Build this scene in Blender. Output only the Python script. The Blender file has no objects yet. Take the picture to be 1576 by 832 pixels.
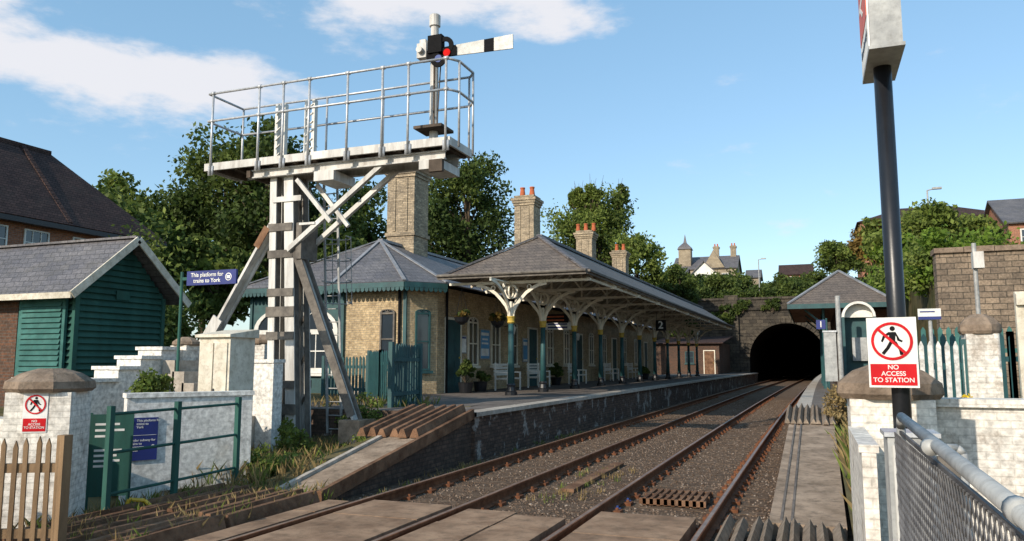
import bpy, math, random
import numpy as np
from mathutils import Vector, Matrix, Euler
random.seed(7); rng=np.random.default_rng(7)
scene=bpy.context.scene
scene.view_settings.view_transform='Standard'
scene.view_settings.look='None'; scene.view_settings.exposure=0
def S(y): return 1.2*(max(y,0.0)/80.0)**2
V=Vector
# ---------------------------------------------------------------- materials
def newm(name):
    m=bpy.data.materials.new(name); m.use_nodes=True
    nt=m.node_tree; return m,nt,nt.nodes['Principled BSDF']
def N(nt,t,**k):
    n=nt.nodes.new(t)
    for a,b in k.items(): setattr(n,a,b)
    return n
def L(nt,a,b): nt.links.new(a,b)
def c4(c): return (c[0],c[1],c[2],1)
def objco(nt): return N(nt,'ShaderNodeTexCoord').outputs['Object']
def nz(nt,co,scale,detail=6,rough=.6):
    n=N(nt,'ShaderNodeTexNoise'); n.inputs['Scale'].default_value=scale; n.inputs['Detail'].default_value=detail
    n.inputs['Roughness'].default_value=rough; L(nt,co,n.inputs['Vector']); return n.outputs['Fac']
def ramp(nt,fac,stops):
    r=N(nt,'ShaderNodeValToRGB'); e=r.color_ramp.elements
    e[0].position,e[0].color=stops[0][0],c4(stops[0][1]); e[1].position,e[1].color=stops[-1][0],c4(stops[-1][1])
    for p,c in stops[1:-1]:
        x=e.new(p); x.color=c4(c)
    L(nt,fac,r.inputs['Fac']); return r.outputs['Color']
def mix(nt,a,b,f,bt='MIX'):
    m=N(nt,'ShaderNodeMix',data_type='RGBA',blend_type=bt)
    if hasattr(f,'links'): L(nt,f,m.inputs[0])
    else: m.inputs[0].default_value=f
    for s,i in ((a,6),(b,7)):
        if hasattr(s,'links'): L(nt,s,m.inputs[i])
        else: m.inputs[i].default_value=c4(s)
    return m.outputs[2]
def bump(nt,b,h,st,dist=.02):
    n=N(nt,'ShaderNodeBump'); n.inputs['Strength'].default_value=st; n.inputs['Distance'].default_value=dist
    L(nt,h,n.inputs['Height']); L(nt,n.outputs['Normal'],b.inputs['Normal'])
def nmat(name,c1,c2,scale=4,rough=.8,bst=.3,bscale=None,metal=0,dirt=.35,streak=False,dist=.02,dc=(.05,.045,.035)):
    m,nt,b=newm(name); co=objco(nt)
    if streak:
        mp=N(nt,'ShaderNodeMapping'); mp.inputs['Scale'].default_value=(1,1,.15); L(nt,co,mp.inputs['Vector']); sc=mp.outputs[0]
    else: sc=co
    col=ramp(nt,nz(nt,sc,scale),[(.35,c1),(.65,c2)])
    d=ramp(nt,nz(nt,sc,scale*2.7,8,.7),[(.48,(0,0,0)),(.72,(1,1,1))])
    mul=N(nt,'ShaderNodeMath',operation='MULTIPLY'); L(nt,d,mul.inputs[0]); mul.inputs[1].default_value=dirt
    col=mix(nt,col,dc,mul.outputs[0])
    big=ramp(nt,nz(nt,co,.7,3),[(.3,(.82,.8,.78)),(.7,(1.12,1.1,1.08))]); col=mix(nt,col,big,1.0,'MULTIPLY')
    L(nt,col,b.inputs['Base Color']); b.inputs['Roughness'].default_value=rough; b.inputs['Metallic'].default_value=metal
    if rough>.72: b.inputs['Specular IOR Level'].default_value=.12
    if bst>0: bump(nt,b,nz(nt,co,bscale or scale*6,8,.7),bst,dist)
    return m
def brickm(name,c1,c2,mortar,bw=.225,bh=.075,ms=.008,zf=1,rough=.85,dirt=.5,bst=.6,dc=(.05,.045,.04),ds=1.2,off=.5,dthr=(.45,.7)):
    m,nt,b=newm(name); co=objco(nt)
    s=N(nt,'ShaderNodeSeparateXYZ'); L(nt,co,s.inputs[0])
    a=N(nt,'ShaderNodeMath',operation='ADD'); L(nt,s.outputs[0],a.inputs[0]); L(nt,s.outputs[1],a.inputs[1])
    z=N(nt,'ShaderNodeMath',operation='MULTIPLY'); L(nt,s.outputs[2],z.inputs[0]); z.inputs[1].default_value=zf
    cb=N(nt,'ShaderNodeCombineXYZ'); L(nt,a.outputs[0],cb.inputs[0]); L(nt,z.outputs[0],cb.inputs[1])
    br=N(nt,'ShaderNodeTexBrick'); L(nt,cb.outputs[0],br.inputs['Vector'])
    br.inputs['Color1'].default_value=c4(c1); br.inputs['Color2'].default_value=c4(c2); br.inputs['Mortar'].default_value=c4(mortar)
    br.inputs['Scale'].default_value=1; br.inputs['Mortar Size'].default_value=ms; br.inputs['Brick Width'].default_value=bw
    br.inputs['Row Height'].default_value=bh; br.inputs['Bias'].default_value=0; br.offset=off
    n1=nz(nt,co,ds,8,.7); d=ramp(nt,n1,[(dthr[0],(0,0,0)),(dthr[1],(1,1,1))])
    mu=N(nt,'ShaderNodeMath',operation='MULTIPLY'); L(nt,d,mu.inputs[0]); mu.inputs[1].default_value=dirt
    col=mix(nt,br.outputs['Color'],dc,mu.outputs[0])
    n2=nz(nt,co,14,4); v=ramp(nt,n2,[(.3,(.6,.6,.6)),(.7,(1.25,1.25,1.25))])
    col=mix(nt,col,v,1.0,'MULTIPLY')
    n3=nz(nt,co,.6,4); v=ramp(nt,n3,[(.3,(.78,.78,.8)),(.7,(1.12,1.1,1.06))])
    col=mix(nt,col,v,1.0,'MULTIPLY')
    L(nt,col,b.inputs['Base Color']); b.inputs['Roughness'].default_value=rough
    if rough>.72: b.inputs['Specular IOR Level'].default_value=.15
    inv=N(nt,'ShaderNodeMath',operation='SUBTRACT'); inv.inputs[0].default_value=1; L(nt,br.outputs['Fac'],inv.inputs[1])
    ad=N(nt,'ShaderNodeMath',operation='MULTIPLY_ADD'); L(nt,nz(nt,co,30,4),ad.inputs[0]); ad.inputs[1].default_value=.5; L(nt,inv.outputs[0],ad.inputs[2])
    bump(nt,b,ad.outputs[0],bst,.012)
    return m
def plain(name,c,rough=.5,metal=0):
    return nmat(name,[x*.88 for x in c],[min(1,x*1.1) for x in c],6,rough,.05,metal=metal,dirt=.1)
def leafm(name,c1,c2):
    m,nt,b=newm(name); co=objco(nt)
    col=ramp(nt,nz(nt,co,.9,3),[(.3,c1),(.7,c2)])
    g=N(nt,'ShaderNodeNewGeometry')
    rr=ramp(nt,g.outputs['Random Per Island'],[(0,(.65,.65,.6)),(1,(1.4,1.35,1.1))])
    col=mix(nt,col,rr,1.0,'MULTIPLY')
    L(nt,col,b.inputs['Base Color']); b.inputs['Roughness'].default_value=.65; b.inputs['Specular IOR Level'].default_value=.25
    t=N(nt,'ShaderNodeBsdfTranslucent'); L(nt,col,t.inputs['Color'])
    mx=N(nt,'ShaderNodeMixShader'); mx.inputs[0].default_value=.38
    L(nt,b.outputs[0],mx.inputs[1]); L(nt,t.outputs[0],mx.inputs[2])
    L(nt,mx.outputs[0],nt.nodes['Material Output'].inputs['Surface']); return m
def glassm():
    m,nt,b=newm('window_glass'); b.inputs['Base Color'].default_value=(.03,.04,.05,1); b.inputs['Roughness'].default_value=.07
    b.inputs['Specular IOR Level'].default_value=.8; return m
M={}
M['grass']=nmat('ground_grass',(.065,.07,.028),(.16,.13,.065),.8,.95,.6,8,dirt=.5)
M['ballast']=nmat('ballast_stone',(.10,.066,.045),(.19,.135,.095),9,.95,1,30,dirt=.4,dist=.05)
m,nt,b=newm('ballast_chip'); g=N(nt,'ShaderNodeNewGeometry')
L(nt,ramp(nt,g.outputs['Random Per Island'],[(0,(.07,.045,.03)),(.5,(.145,.10,.07)),(.9,(.21,.155,.115)),(1,(.32,.26,.21))]),b.inputs['Base Color']); b.inputs['Roughness'].default_value=.95; b.inputs['Specular IOR Level'].default_value=.1; M['chip']=m
M['rust']=nmat('rail_rust',(.12,.048,.024),(.22,.095,.048),8,.8,.3,60,metal=0,dirt=.2)
M['railtop']=nmat('rail_running_surface',(.22,.13,.085),(.34,.23,.16),5,.45,.05,metal=.4,dirt=.3)
M['sleeper']=nmat('sleeper_wood',(.08,.052,.036),(.17,.12,.08),6,.9,.6,30)
M['timber']=nmat('weathered_timber',(.12,.062,.036),(.26,.15,.09),3.5,.85,.8,30,dirt=.55,dist=.03)
M['rustybrown']=nmat('rusty_brown_patch',(.15,.08,.05),(.25,.145,.085),5,.85,.4,40)
M['greytimber']=nmat('grey_board',(.19,.15,.115),(.33,.27,.21),7,.85,.5,40,dirt=.4)
M['tanwood']=nmat('tan_pale_wood',(.16,.105,.06),(.28,.19,.11),5,.8,.4,30,streak=True)
M['concrete']=nmat('concrete',(.24,.18,.13),(.41,.315,.235),2.5,.9,.5,40,dirt=.6)
M['panel']=nmat('crossing_panel',(.22,.14,.09),(.37,.25,.165),2.2,.85,.5,50,dirt=.55)
M['asphalt']=nmat('platform_asphalt',(.12,.105,.095),(.20,.175,.155),4,.9,.4,60,dirt=.3)
M['coping']=nmat('coping_stone',(.36,.32,.27),(.52,.47,.41),6,.85,.3,30,dirt=.4)
M['sootbrick']=brickm('soot_brick_platform_face',(.15,.10,.075),(.085,.06,.048),(.07,.055,.045),dirt=.75,ds=1.8,dc=(.40,.38,.35),dthr=(.55,.60))
M['rampbrick']=brickm('dark_ramp_brick',(.12,.08,.06),(.07,.05,.04),(.06,.048,.04),dirt=.4,ds=1.8)
M['buff']=brickm('buff_brick',(.64,.49,.29),(.47,.345,.195),(.40,.33,.24),dirt=.45,ds=2.5,dc=(.16,.12,.08))
M['chimbrick']=brickm('weathered_gault_brick',(.54,.43,.29),(.29,.23,.155),(.3,.26,.2),dirt=.5,ds=2,dc=(.09,.08,.07))
M['darkbrick']=brickm('dark_brick',(.16,.08,.05),(.09,.055,.04),(.12,.1,.085))
M['redbrick']=brickm('red_brick',(.46,.19,.10),(.36,.145,.08),(.3,.24,.2),dirt=.2)
M['tunnelstone']=brickm('sooty_tunnel_stone',(.095,.08,.062),(.045,.04,.034),(.03,.027,.023),.7,.35,.02,dirt=.5,dc=(.14,.12,.09),bst=1)
M['retstone']=brickm('gritstone_block',(.32,.245,.175),(.20,.155,.115),(.10,.085,.065),.42,.2,.012,dirt=.5,ds=1.5,bst=1)
M['stone']=nmat('cap_stone',(.18,.135,.10),(.31,.24,.18),5,.9,.8,25,dirt=.6)
M['housestone']=brickm('pale_house_stone',(.42,.35,.25),(.33,.27,.19),(.25,.21,.16),.5,.25,.01)
M['whitebrick']=brickm('white_painted_brick',(.78,.74,.67),(.73,.69,.62),(.64,.6,.53),dirt=.6,ds=2.6,dc=(.26,.20,.15),dthr=(.53,.64),ms=.005)
M['whitewall']=brickm('white_painted_wall',(.80,.78,.73),(.77,.75,.70),(.72,.70,.65),dirt=.5,ds=2.2,dc=(.33,.27,.2),dthr=(.54,.7),ms=.004,bst=.35)
M['creamwall']=nmat('cream_painted_boards',(.56,.52,.42),(.72,.68,.58),4,.8,.3,20,dirt=.6,dc=(.25,.19,.13))
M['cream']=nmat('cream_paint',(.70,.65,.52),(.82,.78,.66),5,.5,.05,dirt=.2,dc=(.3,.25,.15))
M['soffit']=nmat('dull_cream_soffit',(.42,.36,.26),(.56,.49,.37),3,.7,.05,dirt=.4,dc=(.2,.15,.1))  # duller, darker cream for the boards under the canopy roof
M['white']=nmat('white_paint',(.66,.65,.60),(.80,.79,.74),4,.6,.1,dirt=.35,dc=(.3,.27,.22))
M['steelwhite']=nmat('pale_steel_paint',(.46,.455,.43),(.68,.675,.64),3,.55,.1,dirt=.6,dc=(.18,.14,.11),streak=True)
M['steelgrey']=nmat('grey_steel',(.11,.10,.09),(.2,.18,.155),5,.75,.1,dirt=.4)
M['galv']=nmat('galvanised_steel',(.42,.44,.46),(.60,.62,.64),12,.45,.05,metal=.35,dirt=.2)
M['galvdull']=nmat('dull_galvanised',(.28,.29,.29),(.42,.43,.42),6,.6,.05,metal=.1,dirt=.35)
M['mesh']=nmat('dark_wire_mesh',(.07,.07,.075),(.15,.15,.155),6,.6,.05,metal=.3,dirt=.3)
M['underdeck']=nmat('under_deck_steel',(.06,.05,.04),(.13,.1,.08),4,.85,.1)
M['teal']=nmat('dark_teal_paint',(.014,.06,.068),(.023,.092,.096),4,.6,.08,dirt=.2)
M['green']=nmat('dark_green_paint',(.026,.085,.07),(.04,.12,.098),3,.75,.15,dirt=.25,streak=True)
M['louvre']=nmat('faded_teal_paint',(.04,.125,.115),(.065,.18,.165),3,.75,.15,dirt=.3)
M['slate']=brickm('roof_slate',(.12,.115,.125),(.165,.155,.16),(.045,.042,.042),.3,.14,.006,zf=1,dirt=.4,ds=2,rough=.6,dc=(.10,.09,.065))
M['brownslate']=brickm('brown_roof_tile',(.13,.105,.088),(.17,.138,.112),(.045,.035,.03),.28,.12,.006,dirt=.4,ds=2,rough=.7)
M['darktile']=brickm('dark_clay_tile',(.06,.038,.034),(.095,.056,.048),(.02,.014,.013),.25,.13,.01,dirt=.3,rough=.8)
M['lead']=nmat('lead_flashing',(.2,.21,.23),(.3,.31,.33),5,.6,.1)
M['black']=plain('black_gloss_paint',(.012,.013,.016),.35)
M['matteblack']=plain('matt_black_paint',(.012,.012,.013),.95)
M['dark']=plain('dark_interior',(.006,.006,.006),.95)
M['red']=plain('red_sign',(.55,.015,.02),.75)
M['signorange']=plain('orange_red_sign',(.62,.10,.03),.5)
M['signwhite']=plain('sign_white',(.78,.78,.75),.75)
M['armwhite']=nmat('weathered_arm_white',(.58,.58,.55),(.74,.74,.70),6,.85,.05,dirt=.35)
M['navy']=plain('navy_sign',(.012,.025,.17),.6)
M['skyblue']=plain('blue_poster',(.08,.3,.55),.5)
M['orange']=plain('orange_pot',(.45,.13,.06),.8)
M['yellow']=plain('yellow_paint',(.75,.48,.03),.4)
M['gold']=plain('gold_paint',(.55,.38,.06),.5)
M['redglass']=plain('red_glass',(.6,.012,.01),.85)
M['blueglass']=plain('blue_plastic',(.02,.06,.25),.6)
M['glass']=glassm()
M['trunk']=nmat('bark',(.06,.045,.03),(.13,.1,.07),6,.95,.8,20)
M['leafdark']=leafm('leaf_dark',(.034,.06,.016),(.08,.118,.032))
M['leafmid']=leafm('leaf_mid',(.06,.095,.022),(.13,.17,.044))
M['leaflight']=leafm('leaf_light',(.10,.15,.03),(.2,.245,.065))
M['leafivy']=leafm('leaf_ivy',(.08,.145,.02),(.17,.26,.04))
M['leafautumn']=leafm('leaf_russet',(.15,.10,.03),(.25,.17,.05))
M['leafdry']=leafm('leaf_dry',(.2,.14,.07),(.36,.27,.14))
M['leafyellow']=leafm('petal_yellow',(.6,.4,.02),(.8,.6,.05))
# ---------------------------------------------------------------- mesh helper
class MB:
    def __init__(s): s.v=[];s.f=[];s.m=[]
    def add(s,vs,fs,mi=0):
        o=len(s.v); s.v+= [tuple(v) for v in vs]
        for f in fs: s.f.append([i+o for i in f]); s.m.append(mi)
        return s
    def box(s,x0,x1,y0,y1,z0,z1,mi=0):
        return s.add([(x0,y0,z0),(x1,y0,z0),(x1,y1,z0),(x0,y1,z0),(x0,y0,z1),(x1,y0,z1),(x1,y1,z1),(x0,y1,z1)],
          [(3,2,1,0),(4,5,6,7),(0,1,5,4),(1,2,6,5),(2,3,7,6),(3,0,4,7)],mi)
    def beam(s,p,q,w,h,mi=0,up=(0,0,1)):
        p=V(p);q=V(q);d=(q-p).normalized();u=V(up)
        if abs(d.dot(u))>.98: u=V((0,1,0))
        r=d.cross(u).normalized();u=r.cross(d)
        vs=[]
        for c in (p,q):
            for a,b in ((-1,-1),(1,-1),(1,1),(-1,1)): vs.append(c+r*a*w/2+u*b*h/2)
        return s.add(vs,[(0,1,2,3),(7,6,5,4),(0,4,5,1),(1,5,6,2),(2,6,7,3),(3,7,4,0)],mi)
    def tube(s,p,q,r,n=8,r2=None,mi=0):
        p=V(p);q=V(q);d=(q-p).normalized();u=V((0,0,1)) if abs(d.z)<.9 else V((1,0,0))
        a=d.cross(u).normalized();b=a.cross(d); r2=r if r2 is None else r2
        vs=[p+(a*math.cos(t)+b*math.sin(t))*r for t in [2*math.pi*i/n for i in range(n)]]
        vs+=[q+(a*math.cos(t)+b*math.sin(t))*r2 for t in [2*math.pi*i/n for i in range(n)]]
        fs=[(i,(i+1)%n,n+(i+1)%n,n+i) for i in range(n)]+[tuple(range(n-1,-1,-1)),tuple(range(n,2*n))]
        return s.add(vs,fs,mi)
    def path(s,pts,r,n=6,mi=0):
        for a,b in zip(pts[:-1],pts[1:]): s.tube(a,b,r,n,None,mi)
        return s
    def lathe(s,x,y,prof,n=16,mi=0,rot=0):
        vs=[];fs=[]
        for r,z in prof:
            for i in range(n): t=2*math.pi*i/n+rot; vs.append((x+r*math.cos(t),y+r*math.sin(t),z))
        for j in range(len(prof)-1):
            for i in range(n): fs.append((j*n+i,j*n+(i+1)%n,(j+1)*n+(i+1)%n,(j+1)*n+i))
        fs.append(tuple(range(n-1,-1,-1))); fs.append(tuple(range((len(prof)-1)*n,len(prof)*n)))
        return s.add(vs,fs,mi)
    def prism(s,pts,z0,z1,mi=0):
        n=len(pts); vs=[(x,y,z0) for x,y in pts]+[(x,y,z1) for x,y in pts]
        return s.add(vs,[(i,(i+1)%n,n+(i+1)%n,n+i) for i in range(n)]+[tuple(range(n-1,-1,-1)),tuple(range(n,2*n))],mi)
    def face(s,pts,mi=0): return s.add(pts,[tuple(range(len(pts)))],mi)
    def slab(s,pts,t,mi=0):
        n=len(pts); nn=(V(pts[1])-V(pts[0])).cross(V(pts[2])-V(pts[0])).normalized()
        if nn.z<0: nn=-nn
        vs=[V(p) for p in pts]+[V(p)-nn*t for p in pts]
        return s.add(vs,[(i,(i+1)%n,n+(i+1)%n,n+i) for i in range(n)]+[tuple(range(n-1,-1,-1)),tuple(range(n,2*n))],mi)
    def flat(s,pts2,O,U,W,Nn,off,t=.003,mi=0):
        O=V(O);U=V(U);W=V(W);Nn=V(Nn); n=len(pts2)
        vs=[O+U*a+W*b+Nn*off for a,b in pts2]+[O+U*a+W*b+Nn*(off+t) for a,b in pts2]
        return s.add(vs,[(i,(i+1)%n,n+(i+1)%n,n+i) for i in range(n)]+[tuple(range(n-1,-1,-1)),tuple(range(n,2*n))],mi)
def link(o): scene.collection.objects.link(o); return o
def mesh(name,mb,mats,off=(0,0,0),smooth=False):
    me=bpy.data.meshes.new(name); vs=[(v[0]-off[0],v[1]-off[1],v[2]-off[2]) for v in mb.v]
    me.from_pydata(vs,[],mb.f)
    for m in mats: me.materials.append(M[m] if isinstance(m,str) else m)
    for p,mi in zip(me.polygons,mb.m): p.material_index=mi; p.use_smooth=smooth
    me.update(); return me
def tag(o,label=None,cat=None,kind=None,group=None):
    if label:o['label']=label
    if cat:o['category']=cat
    if kind:o['kind']=kind
    if group:o['group']=group
    return o
def solo(name,mb,mats,label,cat,kind=None,group=None,at=(0,0,0),smooth=False):
    o=bpy.data.objects.new(name,mesh(name,mb,mats,at,smooth)); o.location=at; link(o); return tag(o,label,cat,kind,group)
def thing(name,label,cat,at,group=None):
    e=bpy.data.objects.new(name,None); e.location=at; e.empty_display_size=.2; link(e); return tag(e,label,cat,None,group)
SPLIT={'post','footing','rail','post_stub','leg'}
def comps(mb):
    par=list(range(len(mb.v)))
    def fd(a):
        while par[a]!=a: par[a]=par[par[a]]; a=par[a]
        return a
    for f in mb.f:
        for i in f[1:]: par[fd(i)]=fd(f[0])
    out={}
    for f,mi in zip(mb.f,mb.m): out.setdefault(fd(f[0]),[]).append((f,mi))
    res=[]
    for fl in out.values():
        ids=sorted({i for f,_ in fl for i in f}); mp={j:k for k,j in enumerate(ids)}
        n=MB(); n.v=[mb.v[j] for j in ids]; n.f=[[mp[i] for i in f] for f,_ in fl]; n.m=[mi for _,mi in fl]; res.append(n)
    return res
def part(th,name,mb,mats,smooth=False,label=None):
    if name in SPLIT:
        cs=comps(mb)
        if 1<len(cs)<=12:
            for c in cs[:-1]: part1(th,name,c,mats,smooth,label)
            mb=cs[-1]
    return part1(th,name,mb,mats,smooth,label)
def part1(th,name,mb,mats,smooth=False,label=None):
    o=bpy.data.objects.new(name,mesh(name,mb,mats,(0,0,0),smooth)); link(o); o.parent=th
    if th.parent is None: o.matrix_parent_inverse=Matrix.Translation(th.location).inverted()
    if label:o['label']=label
    return o
def kids(o): return [c for c in bpy.data.objects if c.parent==o]
def copyt(o,at,rz=0,parent=None):
    n=o.copy(); link(n)
    if parent is None:
        n.location=at; n.rotation_euler=(0,0,rz)
    else:
        n.parent=parent; n.matrix_parent_inverse=o.matrix_parent_inverse.copy()
    if o.name not in CH: CH[o.name]=kids(o)
    for c in CH[o.name]: copyt(c,None,0,n)
    return n
CH={}
def text(th,txt,size,at,rot,mat,align='CENTER',name='lettering'):
    cu=bpy.data.curves.new('t','FONT'); cu.body=txt; cu.size=size; cu.align_x=align; cu.align_y='CENTER'; cu.extrude=.0015; cu.offset=size*.012
    ob=bpy.data.objects.new('t',cu); link(ob); bpy.context.view_layer.update()
    me=bpy.data.meshes.new_from_object(ob.evaluated_get(bpy.context.evaluated_depsgraph_get()))
    bpy.data.objects.remove(ob)
    me.transform(Matrix.Translation(at)@rot.to_4x4()); me.materials.clear(); me.materials.append(M[mat])
    o=bpy.data.objects.new(name,me); link(o); o.parent=th
    if th.parent is None: o.matrix_parent_inverse=Matrix.Translation(th.location).inverted()
    return o
RY=Euler((math.pi/2,0,0)).to_matrix()
RX=Euler((math.pi/2,0,math.pi/2)).to_matrix()
RXm=Euler((math.pi/2,0,-math.pi/2)).to_matrix()
def circ(r,n=28,a0=0,a1=2*math.pi): return [(r*math.cos(a0+(a1-a0)*i/n),r*math.sin(a0+(a1-a0)*i/n)) for i in range(n)]
def ring(mb,r0,r1,O,U,W,Nn,off,mi=0,n=32,t=.003):
    for i in range(n):
        a=2*math.pi*i/n;b=2*math.pi*(i+1)/n
        mb.flat([(r0*math.cos(a),r0*math.sin(a)),(r1*math.cos(a),r1*math.sin(a)),(r1*math.cos(b),r1*math.sin(b)),(r0*math.cos(b),r0*math.sin(b))],O,U,W,Nn,off,t,mi)
# ---------------------------------------------------------------- foliage
def leaves(centers,radii,n_per,size,flatten=.8):
    C=np.repeat(np.asarray(centers,float),n_per,0); R=np.repeat(np.asarray(radii,float),n_per)
    n=len(C); d=rng.normal(size=(n,3)); d/=np.linalg.norm(d,axis=1)[:,None]
    rr=R*(rng.random(n)**.45)*(.8+.45*rng.random(n)); d[:,2]*=flatten
    P=C+d*rr[:,None]
    a=rng.normal(size=(n,3)); a/=np.linalg.norm(a,axis=1)[:,None]
    b=rng.normal(size=(n,3)); b-= (b*a).sum(1)[:,None]*a; b/=np.linalg.norm(b,axis=1)[:,None]
    s=(size*(.6+.8*rng.random(n)))[:,None]
    return np.stack([P-a*s, P+b*s*.55, P+a*s, P-b*s*.55],1).reshape(-1,3)
def leafmesh(name,groups,mats):
    allv=[];mi=[]
    for i,q in enumerate(groups): allv.append(q); mi.append(np.full(len(q)//4,i))
    v=np.concatenate(allv); k=len(v)//4
    me=bpy.data.meshes.new(name); me.vertices.add(len(v)); me.vertices.foreach_set('co',v.astype(np.float32).ravel())
    me.loops.add(len(v)); me.loops.foreach_set('vertex_index',np.arange(len(v),dtype=np.int32))
    me.polygons.add(k); me.polygons.foreach_set('loop_start',np.arange(0,len(v),4,dtype=np.int32))
    for m in mats: me.materials.append(M[m])
    me.polygons.foreach_set('material_index',np.concatenate(mi).astype(np.int32))
    me.update(calc_edges=True); me.validate(); return me
def tree(x,y,zb,ztop,r,mats=('leafdark','leafmid'),label='tall dark green broadleaf tree',crown_lo=.35,nc=46,npc=200,size=.17,wild=.25,bare=0):
    th=thing('tree',label,'tree',(x,y,zb)); H=ztop-zb; zc=zb+H*(crown_lo+1)/2; rz=H*(1-crown_lo)/2
    t=MB(); p=V((x,y,zb)); tr=max(.14,H*.022); q=p+V((random.uniform(-.3,.3),random.uniform(-.3,.3),H*.5))
    t.tube(p,q,tr,9,tr*.65); top=q+V((random.uniform(-.4,.4),random.uniform(-.4,.4),H*.32)); t.tube(q,top,tr*.65,8,tr*.2)
    cs=[];rs=[]
    for i in range(nc):
        d=V((random.gauss(0,1),random.gauss(0,1),random.gauss(0,1))).normalized(); f=random.uniform(.35,1)**.6*random.uniform(1-wild,1.0)
        c=V((x+d.x*r*f*.85,y+d.y*r*f*.85,zc+d.z*rz*f*.88)); cs.append(c); rs.append(r*random.uniform(.2,.36))
        if i%4==0:
            s=p.lerp(top,random.uniform(.4,.8)); mid=s.lerp(c,.55)+V((0,0,.3)); t.tube(s,mid,tr*.28,6,tr*.16); t.tube(mid,c,tr*.16,5,tr*.04)
    for i in range(bare):
        a=random.uniform(0,6.28); s=V((x+r*.4*math.cos(a),y+r*.4*math.sin(a),ztop-rz*.6))
        for j in range(3):
            e=s+V((random.uniform(-.6,1.1),random.uniform(-.3,.3),rz*random.uniform(.35,.62))); t.tube(s,e,.045,4,.01)
            cs.append(s.lerp(e,random.uniform(.4,.75))); rs.append(random.uniform(.3,.7))
    part(th,'trunk',t,['trunk'])
    h=[i for i in range(len(cs)) if cs[i].z>zc+rz*.05 and random.random()<.75]; l=[i for i in range(len(cs)) if i not in h]  # upper clumps mostly take the paler leaf: sunlit tops painted into the colour
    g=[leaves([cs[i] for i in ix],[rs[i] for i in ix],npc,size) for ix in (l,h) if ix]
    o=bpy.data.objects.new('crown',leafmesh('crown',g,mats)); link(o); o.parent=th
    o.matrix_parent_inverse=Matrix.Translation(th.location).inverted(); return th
def bush(name,x,y,z,rx,ry,rz,mats,label,cat,nc=14,npc=130,size=.07,cr=.4):
    th=thing(name,label,cat,(x,y,z)); cs=[];rs=[]
    for i in range(nc):
        d=V((random.gauss(0,1),random.gauss(0,1),abs(random.gauss(0,1)))).normalized(); f=random.uniform(.3,1)
        cs.append((x+d.x*rx*f,y+d.y*ry*f,z+rz*.25+d.z*rz*f*.75)); rs.append(min(rx,ry,rz)*cr*random.uniform(.7,1.3))
    t=MB()
    for c in cs[:8]: t.tube((x,y,z),c,.02,5,.006)
    part(th,'stem',t,['trunk'])
    k=nc//2; g=[leaves(cs[:k],rs[:k],npc,size),leaves(cs[k:],rs[k:],npc,size)]
    o=bpy.data.objects.new('foliage',leafmesh('foliage',g,mats)); link(o); o.parent=th
    o.matrix_parent_inverse=Matrix.Translation(th.location).inverted(); return th
def tufts(name,boxes,label,mats,seed=1):
    r=random.Random(seed); mb=MB()
    for (x0,x1,y0,y1,z,n,h) in boxes:
        for i in range(n):
            x=r.uniform(x0,x1);y=r.uniform(y0,y1);k=r.randrange(len(mats))
            for j in range(r.randint(5,11)):
                a=r.uniform(0,6.28);l=h*r.uniform(.4,1.2);w=.005+.005*r.random();lean=r.uniform(.1,.7)*l
                px=x+r.uniform(-.06,.06);py=y+r.uniform(-.06,.06);dx,dy=math.cos(a),math.sin(a)
                mb.add([(px-dy*w,py+dx*w,z),(px+dy*w,py-dx*w,z),(px+dx*lean*.4+dy*w*.6,py+dy*lean*.4-dx*w*.6,z+l*.6),(px+dx*lean,py+dy*lean,z+l)],[(0,1,2),(0,2,3)],k)
    return solo(name,mb,mats,label,'weeds',kind='stuff')
# ---------------------------------------------------------------- setting
g=MB(); g.face([(-900,-300,-.22),(900,-300,-.22),(900,1500,-.22),(-900,1500,-.22)]); solo('ground',g,['grass'],'rough grassy ground around the railway','ground','structure')
ys=[-6]+[i*4 for i in range(0,31)]
def strip(mb,x0,x1,z,yl,mi=0):
    for a,b in zip(yl[:-1],yl[1:]):
        sa,sb=(S(a),S(b))
        mb.face([(x0+sa,a,z),(x1+sa,a,z),(x1+sb,b,z),(x0+sb,b,z)],mi)
g=MB(); strip(g,-9.3,.9,-.17,ys); solo('ballast',g,['ballast'],'brown stained track ballast between the platforms','ballast','structure')
def stones(n,x0,x1,y0,y1,z,smin,smax):
    y=y0+(y1-y0)*rng.random(n)**1.3; x=x0+(x1-x0)*rng.random(n)+1.2*(y/80)**2
    s=smin+(smax-smin)*rng.random(n)
    base=np.array([(1,0,0),(0,1,0),(-1,0,0),(0,-1,0),(0,0,1),(0,0,-1)],float)
    F=[(0,1,4),(1,2,4),(2,3,4),(3,0,4),(1,0,5),(2,1,5),(3,2,5),(0,3,5)]
    Q=rng.normal(size=(n,3,3)); Q,_=np.linalg.qr(Q)
    vv=np.einsum('nij,kj->nki',Q,base)*(s[:,None,None]*(.6+.6*rng.random((n,6,1))))
    vv+=np.stack([x,y,np.full(n,z)],1)[:,None,:]
    f=(np.arange(n)[:,None,None]*6+np.array(F)[None]).reshape(-1,3)
    me=bpy.data.meshes.new('ballast_stones'); me.vertices.add(n*6); me.vertices.foreach_set('co',vv.astype(np.float32).ravel())
    me.loops.add(len(f)*3); me.loops.foreach_set('vertex_index',f.astype(np.int32).ravel()); me.polygons.add(len(f)); me.polygons.foreach_set('loop_start',np.arange(0,len(f)*3,3,dtype=np.int32))
    me.materials.append(M['chip']); me.update(calc_edges=True); me.validate(); return me
o=link(bpy.data.objects.new('ballast_stones',stones(30000,-6.55,-.6,9.5,45,-.174,.014,.032))); tag(o,'loose brown ballast stones around the sleepers','ballast','stuff')
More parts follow.
